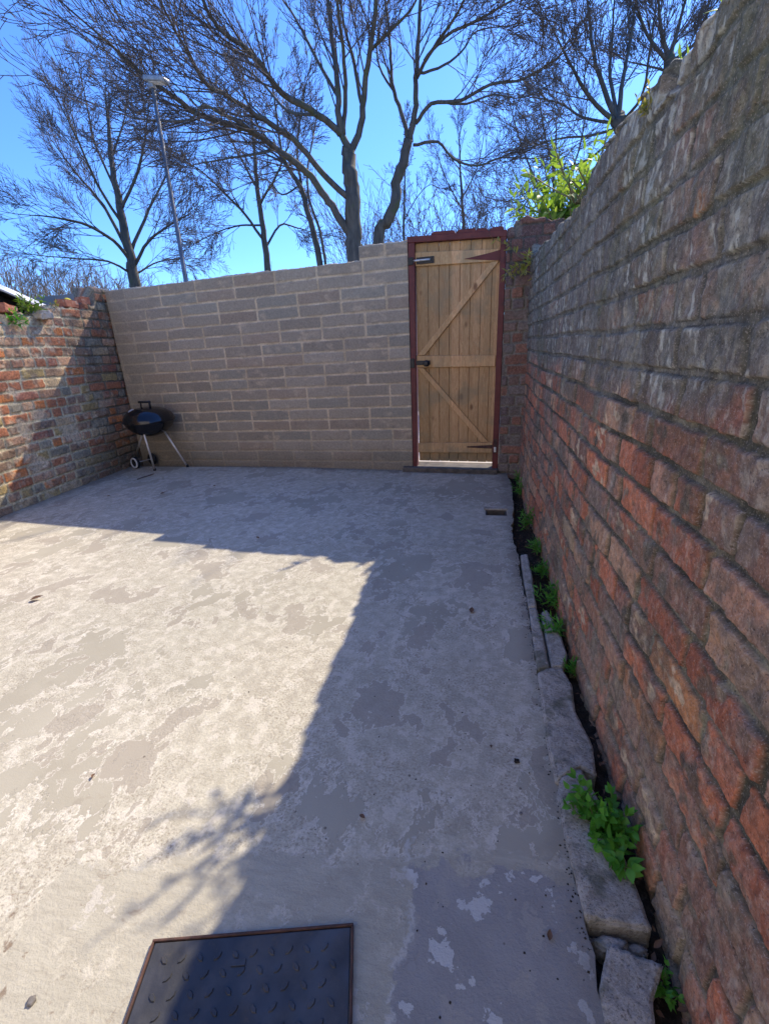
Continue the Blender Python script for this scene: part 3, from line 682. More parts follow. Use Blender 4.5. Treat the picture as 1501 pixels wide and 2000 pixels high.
# local coordinates: x = u, y = -d (yard side negative), z up
def quad_bar(bm, pts, y0, y1, bev=.003):
    vs = bm_prism(bm, pts, y0, y1, axis='y')
    if bev: bmesh.ops.bevel(bm, geom=list({e for v in vs for e in v.link_edges}), offset=bev, segments=1, affect='EDGES')
for pts in ([(.092, .045), (.134, .045), (.152, 2.085), (.094, 2.085)], [(.888, .045), (.944, .045), (.944, 2.085), (.897, 2.085)]):
    bm = bmesh.new(); quad_bar(bm, pts, -.012, .075); mesh_bm("jamb", bm, M_REDP, G)
bm = bmesh.new(); quad_bar(bm, [(.088, 2.087), (.946, 2.055), (.946, 2.105), (.088, 2.135)], -.016, .08); mesh_bm("head_rail", bm, M_REDP, G)
xb = [.150, .262, .362, .458, .552, .645, .738, .832, .902]
bm = bmesh.new()
for a, b in zip(xb, xb[1:]):
    bt = .098+.004*random.random(); tp_ = 2.083-.036*(a-.1)
    quad_bar(bm, [(a+.0015, bt), (b-.0015, bt), (b-.0015, tp_), (a+.0015, tp_)], .030, .048, .003)
for a in (.206, .310, .41):  # shallow bead down the middle of the wider boards
    pass
bm_box(bm, (.52, .052, 1.08), (.73, .006, 1.94)); mesh_bm("board_panel", bm, M_WOOD, G)
for pts in ([(.152, 1.897), (.890, 1.878), (.890, 1.972), (.152, 2.010)], [(.150, 1.022), (.885, 1.010), (.885, 1.108), (.150, 1.132)], [(.146, .188), (.884, .196), (.884, .300), (.146, .286)]):
    bm = bmesh.new(); quad_bar(bm, pts, .006, .0295, .004); mesh_bm("ledge", bm, M_BRACE, G)
for pts in ([(.158, 1.136), (.226, 1.134), (.886, 1.876), (.822, 1.878)], [(.155, 1.018), (.776, .303), (.846, .303), (.215, 1.016)]):
    bm = bmesh.new(); quad_bar(bm, pts, .008, .0295, .003); mesh_bm("brace", bm, M_BRACE, G)
bm = bmesh.new(); quad_bar(bm, [(.587, 1.918), (.895, 1.880), (.895, 1.962), (.800, 1.945)], .0005, .0055, .001)
bm_box(bm, (.915, -.014, 1.92), (.035, .006, .14), bev=.001); mesh_bm("hinge", bm, M_REDP, G)
bm = bmesh.new(); quad_bar(bm, [(.64, .248), (.884, .240), (.884, .276), (.64, .260)], .0005, .0055, .001)
bm_box(bm, (.915, -.014, .27), (.035, .006, .14), bev=.001); mesh_bm("hinge", bm, M_RUST, G)
bm = bmesh.new(); bm_box(bm, (.245, .001, 1.938), (.16, .010, .055), bev=.002)
T_ = Tubes(); mesh_bm("bolt", bm, M_BLACK, G)
T_.add([(.120, -.012, 1.940), (.290, -.012, 1.940)], .009, 8); T_.add([(.205, -.012, 1.94), (.205, -.045, 1.935)], .006, 6); b_ = T_.build("bolt_rod", M_ALU, G)
bm = bmesh.new(); bm_box(bm, (.118, -.020, 1.938), (.045, .014, .06), bev=.002); mesh_bm("keep", bm, M_BLACK, G)
bm = bmesh.new(); bm_box(bm, (.112, -.020, 1.065), (.040, .016, .085), bev=.003); mesh_bm("keep", bm, M_BLACK, G)
bm = bmesh.new(); bm_box(bm, (.215, -.001, 1.066), (.13, .012, .040), bev=.003)
bm_lathe(bm, [(0, 0), (.012, 0), (.012, .02), (.026, .03), (.028, .042), (.018, .052), (0, .054)], 14, Matrix.Translation((.247, -.004, 1.06)) @ Matrix.Rotation(math.pi/2, 4, 'X'))
bm_lathe(bm, [(0, 0), (.030, 0), (.030, .006), (0, .007)], 16, Matrix.Translation((.247, -.005, 1.06)) @ Matrix.Rotation(math.pi/2, 4, 'X'))
mesh_bm("latch", bm, M_BLACK, G)
bm = bmesh.new(); bm_box(bm, (.912, -.018, .235), (.022, .010, .05), bev=.004); mesh_bm("hinge_plate", bm, M_ALU, G)
bm = bmesh.new(); bm_box(bm, (.47, .05, .005), (.95, .26, .085), bev=.008)
o = mesh_bm("threshold_step", bm, M_DARKST); o.location = (BO[0], BO[1], 0); o.rotation_euler = (0, 0, gang)
tag(o, "low dark stone threshold under the wooden gate", "doorstep")
# broken maroon coping tiles lying along the head of the gate
bmx = [(.30, .52), (.52, .70), (.68, .80), (.80, .93)]
for i, (a, b) in enumerate(bmx):
    z = 2.134-.035*(a-.09); p = [(a, z), (b-.006, z-.035*(b-a)), (b-.02, z+.020+.006*(i % 2)), (a+.03, z+.026), (a, z+.012)]
    bm = bmesh.new(); quad_bar(bm, p, -.01, .10, .003); o = mesh_bm("coping_tile", bm, M_REDP)
    o.location = (BO[0], BO[1], 0); o.rotation_euler = (0, 0, gang)
    tag(o, ["leftmost of the broken red coping pieces on the gate head", "long red coping piece second from the left on the gate head", "short red coping piece third from the left on the gate head", "chipped red coping piece at the right end of the gate head by the pier"][i], "coping tile", "red coping pieces on the gate head")

# ------------------------------------------------------------------ kettle barbecue
K0 = at_y(291, 822, 4.62)   # rim centre
rimz = K0.z; bx, by = K0.x, K0.y
K = empty("kettle_barbecue", (bx, by, 0), 0, label="black round kettle barbecue on three thin metal legs in the back left corner", cat="barbecue")
R0 = .272
bm = bmesh.new()
prof = [(0, -.165), (.06, -.162), (.12, -.145), (.18, -.112), (.225, -.068), (.255, -.02), (.262, 0), (.268, 0), (.268, .006), (.262, .008), (.256, .003), (.22, -.06), (.12, -.135), (0, -.15)]
bm_lathe(bm, [(r, z+rimz) for r, z in prof], 48); mesh_bm("bowl", bm, M_ENAMEL, K, True)
tilt = Matrix.Translation((0, 0, rimz+.010)) @ Matrix.Rotation(math.radians(2), 4, 'X')
bm = bmesh.new(); prof = [(R0+.004, -.004), (R0+.005, .004), (.262, .035), (.238, .075), (.195, .108), (.14, .130), (.075, .142), (0, .146)]
bm_lathe(bm, prof, 48, tilt)
ld = mesh_bm("lid", bm, M_ENAMEL, K, True)
T_ = Tubes(); h_ = [(-.062, 0, .135), (-.055, 0, .195), (.055, 0, .195), (.050, 0, .135)]
T_.add([tilt @ Vector(h_[0]), tilt @ Vector(h_[1])], .009, 8); T_.add([tilt @ Vector(h_[3]), tilt @ Vector(h_[2])], .012, 8); T_.add([tilt @ Vector((-.080, 0, .198)), tilt @ Vector((.066, 0, .198))], .013, 8)
T_.build("handle", M_TYRE, ld)
bm = bmesh.new(); bm_lathe(bm, [(0, 0), (.034, 0), (.034, .004), (0, .006)], 20, tilt @ Matrix.Translation((-.10, -.12, .118)) @ Matrix.Rotation(math.radians(28), 4, 'X')); mesh_bm("vent_damper", bm, M_ALU, ld)
feet = [(gnd(302, 919), (.02, -.155)), (gnd(264, 893, .075), (-.10, -.02)), (Vector((bx+.275, by+.13, .0)), (.125, .05))]
for i, (f, (ox, oy)) in enumerate(feet):
    T_ = Tubes(); T_.add([(ox, oy, rimz-.125), (f.x-bx, f.y-by, f.z+.004)], .0105, 10); T_.build("leg", M_ALU, K)
    if i != 1:
        T_ = Tubes(); T_.add([(f.x-bx, f.y-by, .0), (f.x-bx, f.y-by, .03)], .015, 10); T_.build("foot_cap", M_TYRE, K)
wc1 = gnd(264, 904, .068); wc2 = Vector((wc1.x+.075, wc1.y+.20, .075))
ax_ = (wc2-wc1).normalized(); 
for j, wc in enumerate((wc1, wc2)):
    M_ = Matrix.Translation((wc.x-bx, wc.y-by, .070)) @ Vector((0, 0, 1)).rotation_difference(Vector((-ax_.x*.9, -ax_.y*1.0, 0)).normalized()).to_matrix().to_4x4()
    bm = bmesh.new(); bm_lathe(bm, [(0, -.010), (.045, -.012), (.050, -.016), (.068, -.014), (.070, -.008), (.070, .008), (.068, .014), (.050, .016), (.045, .012), (0, .010)], 32, M_)
    wh = mesh_bm("wheel", bm, M_TYRE, K, True)
    bm = bmesh.new(); bm_lathe(bm, [(.046, .016), (.046, .024), (.062, .022), (.062, .012)], 32, M_)
    if j == 0: mesh_bm("rim", bm, M_RIM, wh, True)
    else: bm.free()
T_ = Tubes(); T_.add([(wc1.x-bx, wc1.y-by, .07), (wc2.x-bx, wc2.y-by, .07)], .006, 8); T_.build("axle", M_ALU, K)

# ------------------------------------------------------------------ lamp post
lb = at(362, 545, 8.7); lt = at(297, 165, 8.7)
L = empty("street_lamp", (lb.x, lb.y, -.1), 0, label="slim grey street lamp post with small flat lamp head above the back wall", cat="street lamp")
T_ = Tubes(); T_.add([(0, 0, 0), (0, 0, 1.2), (0, 0, 1.25), (lt.x-lb.x, lt.y-lb.y, lt.z+.1)], [.062, .062, .040, .026], 12); T_.build("post", M_POLE, L)
hx_, hy_, hz_ = lt.x-lb.x, lt.y-lb.y, lt.z+.1
bm = bmesh.new(); bm_box(bm, (0, 0, 0), (.34, .16, .065), Matrix.Translation((hx_+.09, hy_-.03, hz_+.03)) @ Matrix.Rotation(math.radians(-12), 4, 'Z') @ Matrix.Rotation(math.radians(14), 4, 'Y'), bev=.018)
bm_box(bm, (0, 0, 0), (.09, .08, .09), Matrix.Translation((hx_-.01, hy_, hz_)), bev=.015)
hd = mesh_bm("lamp_head", bm, M_LAMP, L, True)
bm = bmesh.new(); bm_box(bm, (0, 0, 0), (.22, .11, .014), Matrix.Translation((hx_+.10, hy_-.03, hz_-.004)) @ Matrix.Rotation(math.radians(-12), 4, 'Z') @ Matrix.Rotation(math.radians(14), 4, 'Y'), bev=.006); mesh_bm("lens", bm, M_WHITE, hd)

# ------------------------------------------------------------------ bare trees
def catmull(pts, rad, n=4):
    P = [Vector(p) for p in pts]; out = []; ro = []
    for i in range(len(P)-1):
        p0 = P[max(i-1, 0)]; p1 = P[i]; p2 = P[i+1]; p3 = P[min(i+2, len(P)-1)]
        for j in range(n):
            t = j/n; out.append(.5*((2*p1)+(p2-p0)*t+(2*p0-5*p1+4*p2-p3)*t*t+(3*p1-p0-3*p2+p3)*t**3)); ro.append(rad[i]+(rad[i+1]-rad[i])*t)
    out.append(P[-1]); ro.append(rad[-1]); return out, ro
def rvec(r): 
    return Vector((r.gauss(0, 1), r.gauss(0, 1), r.gauss(0, 1)))
def grow(T, r, p, d, L, rad, lvl, prm, up):
    """one branch and its children; up = upward (+) or drooping (-) tendency"""
    nseg = 5 if lvl <= 1 else 4
    pts = [p.copy()]; rs = [rad]; q = p.copy(); dd = d.copy(); wig = prm['wig']
    for i in range(nseg):
        dd = dd+rvec(r)*wig+Vector((0, 0, up*(.6+.8*i/nseg))); dd.normalize(); q = q+dd*(L/nseg); pts.append(q.copy()); rs.append(max(rad*(1-.75*(i+1)/nseg), prm['tip']))
    T.add(pts, rs, 5 if lvl == 0 else 4 if lvl == 1 else 3, cap=False)
    if lvl >= prm['lv']: return
    n = prm['n'][lvl]; n = n if isinstance(n, int) else r.randint(*n)
    for k in range(n):
        f = .18+.80*(k+r.random()*.8)/n; f = min(f, .98); x = f*nseg; i = int(x); b = pts[i].lerp(pts[min(i+1, nseg)], x-i)
        t = (pts[min(i+1, nseg)]-pts[i]).normalized(); s = t.cross(rvec(r)).normalized()
        a = math.radians(r.uniform(*prm['ang'])); nd = t*math.cos(a)+s*math.sin(a)
        grow(T, r, b, nd, L*r.uniform(*prm['len'])*(1-.35*f), max(rs[i]*.50, prm['tip']), lvl+1, prm, up)
def along(T, r, pts, rs, f0, n, prm, L, up, bias=None):
    """side branches along a limb polyline"""
    N = len(pts)
    for k in range(n):
        f = f0+(1-f0)*(k+r.random())/n; x = min(f, .999)*(N-1); i = int(x); b = pts[i].lerp(pts[i+1], x-i); t = (pts[i+1]-pts[i]).normalized()
        s = t.cross(rvec(r)).normalized(); a = math.radians(r.uniform(*prm['ang'])); nd = t*math.cos(a)+s*math.sin(a)
        if bias is not None: nd = (nd+bias*.4).normalized()
        grow(T, r, b, nd, L*r.uniform(.6, 1.2)*(1-.45*f), max(min(rs[i]*.38, .016), prm['tip']*1.4), 0, prm, up)
def tree(name, limbs, label, seed, prm, L, up, nside=9, group=None, barkmat=M_BARKD, twigmat=M_TWIG, f0=.25, trunk_n=0, cat="tree"):
    """limbs: list of ([(px,py,dist)...], r0, r1, sides); the first is the trunk"""
    r = random.Random(seed); TR = Tubes(); CR = Tubes(); base = None
    for li, (pl_, r0, r1, ns) in enumerate(limbs):
        P = [at(*p) for p in pl_]
        if li == 0:
            b0 = P[0].copy(); b0.z = -.15; base = b0.copy(); P = [b0]+P
        k = len(P); rad = [(r0+(r1-r0)*i/(k-1))*(.78 if li == 0 else .63) for i in range(k)]
        pts, rs = catmull(P, rad)
        pts = [p+rvec(r)*min(q*.18, .02) for p, q in zip(pts, rs)]
        TR.add(pts, rs, 10 if r0 > .08 else 7)
        if li == 0:
            if trunk_n:
                along(CR, r, pts, rs, .42, trunk_n, prm, L, up)
                for _ in range(3): grow(CR, r, pts[-1], ((pts[-1]-pts[-2]).normalized()+rvec(r)*.25).normalized(), L*.7, rs[-1]*.7, 0, prm, up)
        else: along(CR, r, pts, rs, f0 if len(P) > 3 else .1, ns, prm, L, up)
        if li > 0: grow(CR, r, pts[-1], (pts[-1]-pts[-2]).normalized(), L*.8, rs[-1], 0, prm, up)
    t = empty(name, base, 0, label=label, cat=cat, group=group)
    for TT, nm, mt in ((TR, 'trunk', barkmat), (CR, 'crown', twigmat)):
        V = np.array(TT.V)-np.array(base); TT.V = V
        TT.build(nm, mt, t)
    return t
ASH = dict(lv=3, n=[(4, 5), (3, 4), (1, 2)], ang=(18, 42), len=(.50, .74), wig=.065, tip=.0040)
D = 11.0
tree("bare_tree", [
 ([(694, 520, D), (691, 450, D), (687, 380, D), (684, 330, D), (681, 290, D)], .235, .17, 0),
 ([(680, 296, D), (664, 250, D), (660, 180, D), (651, 100, D+.3), (640, 0, D+.6), (630, -110, D+1)], .115, .04, 9),
 ([(684, 296, D), (703, 245, D), (712, 170, D-.2), (724, 80, D-.5), (735, 0, D-.8), (745, -120, D-1)], .115, .04, 9),
 ([(668, 262, D), (674, 200, D), (672, 120, D-.4), (662, 40, D-.8), (652, -70, D-1.2)], .08, .03, 8),
 ([(704, 200, D), (690, 120, D+.4), (672, 50, D+.8), (655, -60, D+1.2)], .06, .025, 8),
 ([(686, 465, D), (648, 402, D-.1), (622, 368, D-.2), (598, 335, D-.3), (545, 296, D-.6), (500, 262, D-.8), (430, 237, D-1.1), (378, 218, D-1.3), (330, 182, D-1.5), (284, 150, D-1.7), (230, 100, D-1.9), (185, 60, D-2)], .125, .022, 24),
 ([(686, 390, D), (636, 348, D-.2), (586, 286, D-.5), (553, 258, D-.7), (500, 224, D-1), (450, 190, D-1.3), (402, 163, D-1.6), (374, 118, D-1.9), (342, 60, D-2.2), (312, 0, D-2.5)], .095, .02, 22),
 ([(664, 262, D), (620, 222, D-.2), (552, 183, D-.5), (512, 130, D-.8), (482, 97, D-1), (430, 58, D-1.3), (396, 0, D-1.6), (380, -60, D-1.8)], .10, .03, 20),
 ([(520, 276, D-.7), (470, 240, D-1.2), (430, 220, D-1.6), (395, 205, D-1.9), (372, 232, D-2), (310, 236, D-2.2), (255, 228, D-2.4)], .05, .015, 7),
 ([(535, 290, D-.6), (500, 300, D-1), (450, 308, D-1.3), (395, 318, D-1.6)], .045, .015, 5),
 ([(660, 190, D), (620, 120, D+.5), (590, 60, D+.9), (560, 10, D+1.2), (520, -40, D+1.4)], .06, .02, 12),
 ([(722, 100, D), (760, 60, D-.3), (800, 20, D-.6), (830, -40, D-1)], .05, .02, 9),
 ([(618, 222, D-.3), (560, 215, D+.4), (500, 150, D+1), (420, 100, D+1.5), (330, 60, D+1.8)], .05, .015, 14),
], "largest bare tree behind the block wall, its mossy limbs sweeping left over the street lamp", 3, ASH, 1.95, .05, group="bare trees beyond the back wall")
ASH2 = dict(ASH); ASH2['wig'] = .08; ASH2['n'] = [(4, 6), (3, 5), (1, 2)]
D = 11.6
tree("bare_tree", [
 ([(738, 480, D), (759, 430, D), (772, 370, D), (784, 320, D), (797, 275, D)], .165, .12, 0),
 ([(797, 278, D), (782, 220, D), (766, 165, D), (762, 100, D+.3), (755, 30, D+.6), (745, -60, D+1)], .075, .03, 9),
 ([(799, 278, D), (811, 205, D), (811, 150, D), (816, 80, D), (820, 0, D), (824, -90, D)], .10, .035, 8),
 ([(813, 150, D), (846, 92, D-.4), (880, 45, D-.8), (905, 0, D-1.1), (925, -60, D-1.4)], .06, .02, 10),
 ([(828, 118, D-.1), (870, 70, D-.7), (930, 40, D-1.1), (985, 8, D-1.5), (1045, -25, D-1.8)], .05, .018, 12),
 ([(812, 240, D), (842, 203, D-.2), (900, 196, D-.6), (955, 165, D-1), (1010, 158, D-1.3), (1065, 128, D-1.6), (1115, 90, D-1.9)], .065, .016, 14),
 ([(806, 284, D), (855, 277, D-.2), (885, 310, D-.4), (930, 323, D-.7), (980, 308, D-1), (1045, 310, D-1.3)], .05, .014, 12),
 ([(818, 142, D), (868, 126, D+.3), (905, 95, D+.6), (930, 60, D+.8), (990, 50, D+1)], .045, .014, 9),
 ([(860, 198, D-.3), (910, 202, D-.1), (960, 185, D+.2), (1020, 190, D+.5), (1080, 160, D+.8)], .04, .012, 9),
 ([(770, 180, D), (740, 130, D+.3), (735, 80, D+.6), (748, 30, D+.9)], .04, .02, 6),
], "leaning bare tree just behind the gate with its limbs spreading to the right", 5, ASH2, 1.45, .03, group="bare trees beyond the back wall")
FINE = dict(lv=3, n=[(6, 8), (4, 6), (2, 2)], ang=(18, 42), len=(.50, .68), wig=.05, tip=.0046)
D = 21.0
tree("bare_tree", [
 ([(262, 556, D), (256, 510, D), (240, 440, D), (226, 370, D), (215, 300, D), (210, 230, D), (205, 180, D)], .30, .02, 0),
 ([(256, 510, D), (220, 470, D-.5), (170, 440, D-1), (110, 425, D-1.3), (60, 420, D-1.5)], .11, .02, 13),
 ([(250, 490, D), (200, 400, D+.4), (150, 340, D+.8), (105, 280, D+1)], .11, .02, 14),
 ([(262, 520, D), (290, 470, D-.4), (330, 440, D-.8), (365, 420, D-1)], .10, .02, 12),
 ([(256, 490, D), (290, 410, D+.4), (320, 350, D+.8), (345, 290, D+1)], .10, .02, 13),
 ([(240, 440, D), (190, 360, D-.6), (150, 270, D-1.2), (120, 210, D-1.5)], .09, .02, 13),
 ([(236, 410, D), (270, 330, D-.6), (285, 250, D-1.2), (290, 200, D-1.5)], .09, .02, 13),
 ([(226, 370, D), (185, 280, D+.6), (170, 210, D+1), (160, 160, D+1.2)], .07, .02, 11),
 ([(250, 530, D), (210, 510, D-.6), (150, 505, D-1), (90, 500, D-1.2)], .07, .02, 10),
 ([(266, 535, D), (310, 510, D+.5), (360, 505, D+.8)], .06, .02, 8),
 ([(216, 310, D), (240, 240, D+.3), (250, 180, D+.6)], .06, .02, 9),
], "far bare tree with a broad dome of fine twigs left of the street lamp", 8, FINE, 1.9, .015, nside=10, trunk_n=10, group="bare trees beyond the back wall")
D = 16.0
tree("bare_tree", [
 ([(521, 530, D), (512, 450, D), (502, 370, D), (496, 300, D), (490, 230, D), (486, 180, D)], .15, .015, 0),
 ([(514, 470, D), (480, 420, D-.3), (440, 380, D-.6), (400, 340, D-.8), (370, 320, D-1)], .07, .018, 13),
 ([(516, 490, D), (545, 440, D+.4), (580, 445, D+.8), (600, 450, D+1)], .06, .018, 9),
 ([(506, 400, D), (540, 340, D-.3), (560, 290, D-.6), (580, 230, D-.8)], .06, .018, 11),
 ([(503, 370, D), (465, 300, D+.4), (440, 250, D+.8), (420, 190, D+1)], .06, .018, 12),
 ([(512, 440, D), (470, 440, D+.4), (430, 450, D+.8), (390, 470, D+1)], .05, .015, 9),
], "slender bare tree standing over the middle of the block wall, right of the street lamp", 12, dict(FINE, tip=.0045), 1.4, .02, trunk_n=8, group="bare trees beyond the back wall")
D = 13.5
tree("bare_tree", [
 ([(624, 520, D), (612, 460, D), (597, 400, D), (583, 360, D), (556, 318, D)], .115, .06, 0),
 ([(636, 520, D), (624, 450, D), (604, 390, D), (600, 330, D+.4), (612, 260, D+.8)], .06, .03, 6),
 ([(560, 322, D), (548, 290, D-.2), (540, 230, D-.5), (530, 160, D-.8), (515, 90, D-1)], .05, .02, 10),
 ([(590, 385, D), (580, 300, D+.5), (585, 230, D+.8), (600, 150, D+1)], .05, .02, 9),
 ([(583, 362, D), (550, 380, D-.3), (520, 350, D-.6), (480, 360, D-.8)], .035, .014, 7),
], "twin stemmed dark bare tree leaning left close beside the largest tree", 14, dict(ASH2, tip=.0045), 1.2, .05, trunk_n=4, group="bare trees beyond the back wall")
D = 14.0
FAN = dict(lv=3, n=[(5, 7), (3, 5), (2, 2)], ang=(14, 34), len=(.54, .74), wig=.05, tip=.0044)
tree("bare_tree", [
 ([(1222, 300, D), (1212, 250, D), (1203, 225, D)], .26, .20, 0),
 ([(1205, 235, D), (1180, 180, D), (1160, 110, D), (1150, 40, D), (1140, -60, D)], .10, .03, 9),
 ([(1207, 235, D), (1212, 170, D+.4), (1228, 90, D+.8), (1240, 0, D+1.2)], .10, .03, 9),
 ([(1200, 238, D), (1150, 190, D-.5), (1110, 120, D-.9), (1075, 50, D-1.2)], .085, .02, 11),
 ([(1198, 240, D), (1140, 230, D+.4), (1090, 200, D+.8), (1040, 190, D+1)], .06, .018, 11),
 ([(1200, 250, D), (1150, 265, D-.4), (1090, 270, D-.8), (1030, 290, D-1)], .055, .018, 11),
 ([(1204, 262, D), (1150, 310, D+.4), (1100, 330, D+.6), (1045, 365, D+.8)], .055, .018, 11),
 ([(1206, 235, D), (1190, 150, D+.6), (1195, 70, D+1), (1200, -30, D+1.2)], .08, .02, 9),
 ([(1210, 240, D), (1250, 190, D-.4), (1265, 120, D-.7), (1275, 40, D-1)], .06, .02, 9),
], "bare tree with a short thick trunk rising just behind the shrub on the right wall", 20, FAN, 1.4, .03, group="bare trees beyond the back wall")
D = 16.0
tree("bare_tree", [
 ([(1318, 200, D), (1310, 150, D), (1305, 110, D)], .24, .16, 0),
 ([(1305, 115, D), (1290, 60, D), (1285, -20, D)], .10, .03, 8),
 ([(1306, 115, D), (1325, 50, D+.4), (1345, -30, D+.8)], .09, .03, 8),
 ([(1304, 120, D), (1270, 80, D-.4), (1245, 20, D-.8), (1235, -40, D-1)], .08, .02, 9),
 ([(1308, 120, D), (1350, 90, D+.4), (1375, 40, D+.7), (1390, -20, D+1)], .07, .02, 9),
 ([(1310, 140, D), (1270, 130, D), (1230, 120, D)], .05, .02, 7),
 ([(1312, 130, D), (1340, 100, D+.3), (1358, 60, D+.4)], .05, .02, 7),
], "bare tree of upright branches showing above the highest part of the right wall", 23, FAN, 1.3, .04, group="bare trees beyond the back wall")
D = 17.0
tree("young_bare_tree", [
 ([(788, 480, D), (789, 400, D), (790, 330, D), (792, 270, D)], .055, .02, 0),
 ([(789, 430, D), (810, 390, D), (840, 360, D), (870, 380, D)], .03, .01, 6),
], "thin straight dark sapling directly behind the leaning tree beside the gate", 26, dict(ASH2, tip=.0045), .9, .05, trunk_n=7, cat="tree")
D = 24.0
tree("bare_tree", [
 ([(1075, 470, D), (1078, 400, D), (1082, 330, D), (1085, 250, D)], .16, .03, 0),
 ([(1078, 410, D), (1040, 340, D-.4), (1010, 260, D-.8), (990, 180, D-1)], .08, .02, 12),
 ([(1079, 390, D), (1120, 320, D+.4), (1140, 240, D+.8), (1150, 150, D+1)], .08, .02, 12),
 ([(1082, 340, D), (1060, 250, D+.4), (1050, 160, D+.8), (1045, 90, D+1)], .07, .02, 11),
 ([(1076, 430, D), (1020, 400, D), (970, 390, D+.5)], .06, .02, 9),
], "farthest pale bare tree seen through the branches above the leafy shrub", 41, FINE, 2.1, .02, trunk_n=8, group="bare trees beyond the back wall")
D = 26.0
tree("bare_tree", [
 ([(905, 470, D), (902, 400, D), (898, 330, D), (896, 270, D)], .14, .03, 0),
 ([(902, 410, D), (870, 350, D-.4), (850, 290, D-.8)], .06, .02, 8),
 ([(900, 390, D), (930, 330, D+.4), (945, 260, D+.8)], .06, .02, 8),
], "far small bare tree standing directly behind the gate among the brush", 43, FINE, 1.7, .03, trunk_n=6, group="bare trees beyond the back wall")
# thickets, each one dense mass of brush
def thicket(label, px0, px1, ytop, ybase, D0, D1, n, seed, up, mat=M_BRUSH):
    r = random.Random(seed); T = Tubes(); prm = dict(lv=2, n=[(4, 6), (3, 5)], ang=(12, 42), len=(.5, .75), wig=.12, tip=.007)
    for i in range(n):
        px = r.uniform(px0, px1); d = r.uniform(D0, D1); a = at(px, ybase, d); top_ = at(px+r.uniform(-15, 15), ytop+r.uniform(0, 60), d)
        hgt = top_.z+.1; a.z = -.1
        grow(T, r, a, Vector((r.gauss(0, .08), r.gauss(0, .08), 1)).normalized(), hgt*r.uniform(.6, 1.0), .02, 0, dict(prm, n=[(9, 13), (4, 6)], len=(.22, .36)), up)
    o = T.build("brush_thicket", mat); return tag(o, label, "thicket", kind="stuff")
thicket("far pale brown brush showing above the wall between leaning tree and gate top", 690, 1010, 330, 470, 19, 26, 200, 31, .02)
thicket("far hazy brush low at the far left behind the brick wall", -60, 270, 485, 570, 24, 36, 270, 33, .0)
thicket("thin brush low behind the middle of the block wall", 330, 660, 505, 540, 26, 34, 45, 35, .0)

# ------------------------------------------------------------------ leafy plants
def leaf(V, Q, base, d, up, L, W, fold=.25, curl=.3):
    """a pointed leaf of 2 x 5 quads"""
    d = d.normalized(); s = d.cross(up)
    s = s.normalized() if s.length > 1e-4 else d.orthogonal().normalized(); nrm = s.cross(d).normalized()
    b = len(V); prof = [.12, .75, 1.0, .82, .45, .03]
    for i, w_ in enumerate(prof):
        t_ = i/5; c = base+d*(L*t_)-nrm*(L*curl*t_*t_)
        for k in (-1, 0, 1): V.append(tuple(c+s*(k*W*.5*w_)+nrm*(abs(k)*fold*W*.5*w_)))
    for i in range(5):
        for k in range(2): a = b+i*3+k; Q.append((a, a+1, a+4, a+3))
def plant(name, label, base, stems, mat, leafL, leafW, seed, cat="plant", group=None, spread=.6, slen=.3, per=9, upk=.1, lean=Vector((0, 0, 1)), stem_r=.004, whorl=False):
    r = random.Random(seed); V = []; Q = []; T = Tubes(); base = Vector(base)
    for s_ in range(stems):
        d = (lean+Vector((r.gauss(0, 1), r.gauss(0, 1), r.gauss(0, .5)))*spread).normalized(); L = slen*r.uniform(.5, 1.15); p = Vector((r.gauss(0, .25), r.gauss(0, .25), 0))*slen*.3; pts = [p.copy()]
        for i in range(6):
            d = (d+rvec(r)*.10+Vector((0, 0, upk))).normalized(); p = p+d*(L/6); pts.append(p.copy())
        T.add(pts, [stem_r*(1-.1*i) for i in range(7)], 5, cap=False)
        for k in range(per):
            f = .25+.75*(k+.5)/per; x = f*5.999; i = int(x); b = pts[i].lerp(pts[i+1], x-i); t = (pts[i+1]-pts[i]).normalized()
            side = t.cross(rvec(r)).normalized(); ld_ = (side+t*r.uniform(.2, .9)+Vector((0, 0, .1))).normalized()
            leaf(V, Q, b, ld_, Vector((0, 0, 1))+rvec(r)*.5, leafL*r.uniform(.6, 1.2)*(1.1-.4*f), leafW*r.uniform(.7, 1.2), .25, r.uniform(0, .45))
        leaf(V, Q, pts[-1], (pts[-1]-pts[-2]), rvec(r), leafL*.7, leafW*.7)
    t = empty(name, base, 0, label=label, cat=cat, group=group)
    T.build("stem", M_STEM, t); mesh_np("foliage", np.array(V), np.array(Q), mat, t)
    return t
plant("leafy_shrub", "lower spray of large green leaves left of the big shrub, above the brick pier", (.56, 5.35, 2.02), 22, M_LEAF, .13, .038, 58, "shrub", spread=.60, slen=.40, per=12, upk=.0, lean=Vector((-.15, 0, .6)), stem_r=.005)
SH = plant("leafy_shrub", "big bright green leafy shrub standing behind the brick pier right of the gate", (.86, 5.55, 2.05), 60, M_LEAF, .150, .042, 51, "shrub", spread=.50, slen=.80, per=14, upk=.05, lean=Vector((-.10, 0, .8)), stem_r=.007)
T_ = Tubes(); T_.add([(0, 0, -2.15), (.02, .03, -1.0), (0, 0, .1)], [.035, .03, .02], 8); T_.build("trunk", M_BARKD, SH)
plant("leafy_shrub", "smaller green leafy shrub rooted in the top of the tall right wall", (.45, 2.58, 1.80), 15, M_LEAF, .070, .017, 55, "shrub", spread=.62, slen=.29, per=8, upk=.06, lean=Vector((-.12, .1, .9)), stem_r=.005)
plant("hanging_weed", "yellow green weed hanging from the brick pier below the shrub", (.40, 4.50, 1.86), 9, M_LEAFY, .075, .018, 53, "plant", spread=.5, slen=.30, per=10, upk=-.06, lean=Vector((-.5, -.5, -.1)), stem_r=.003)
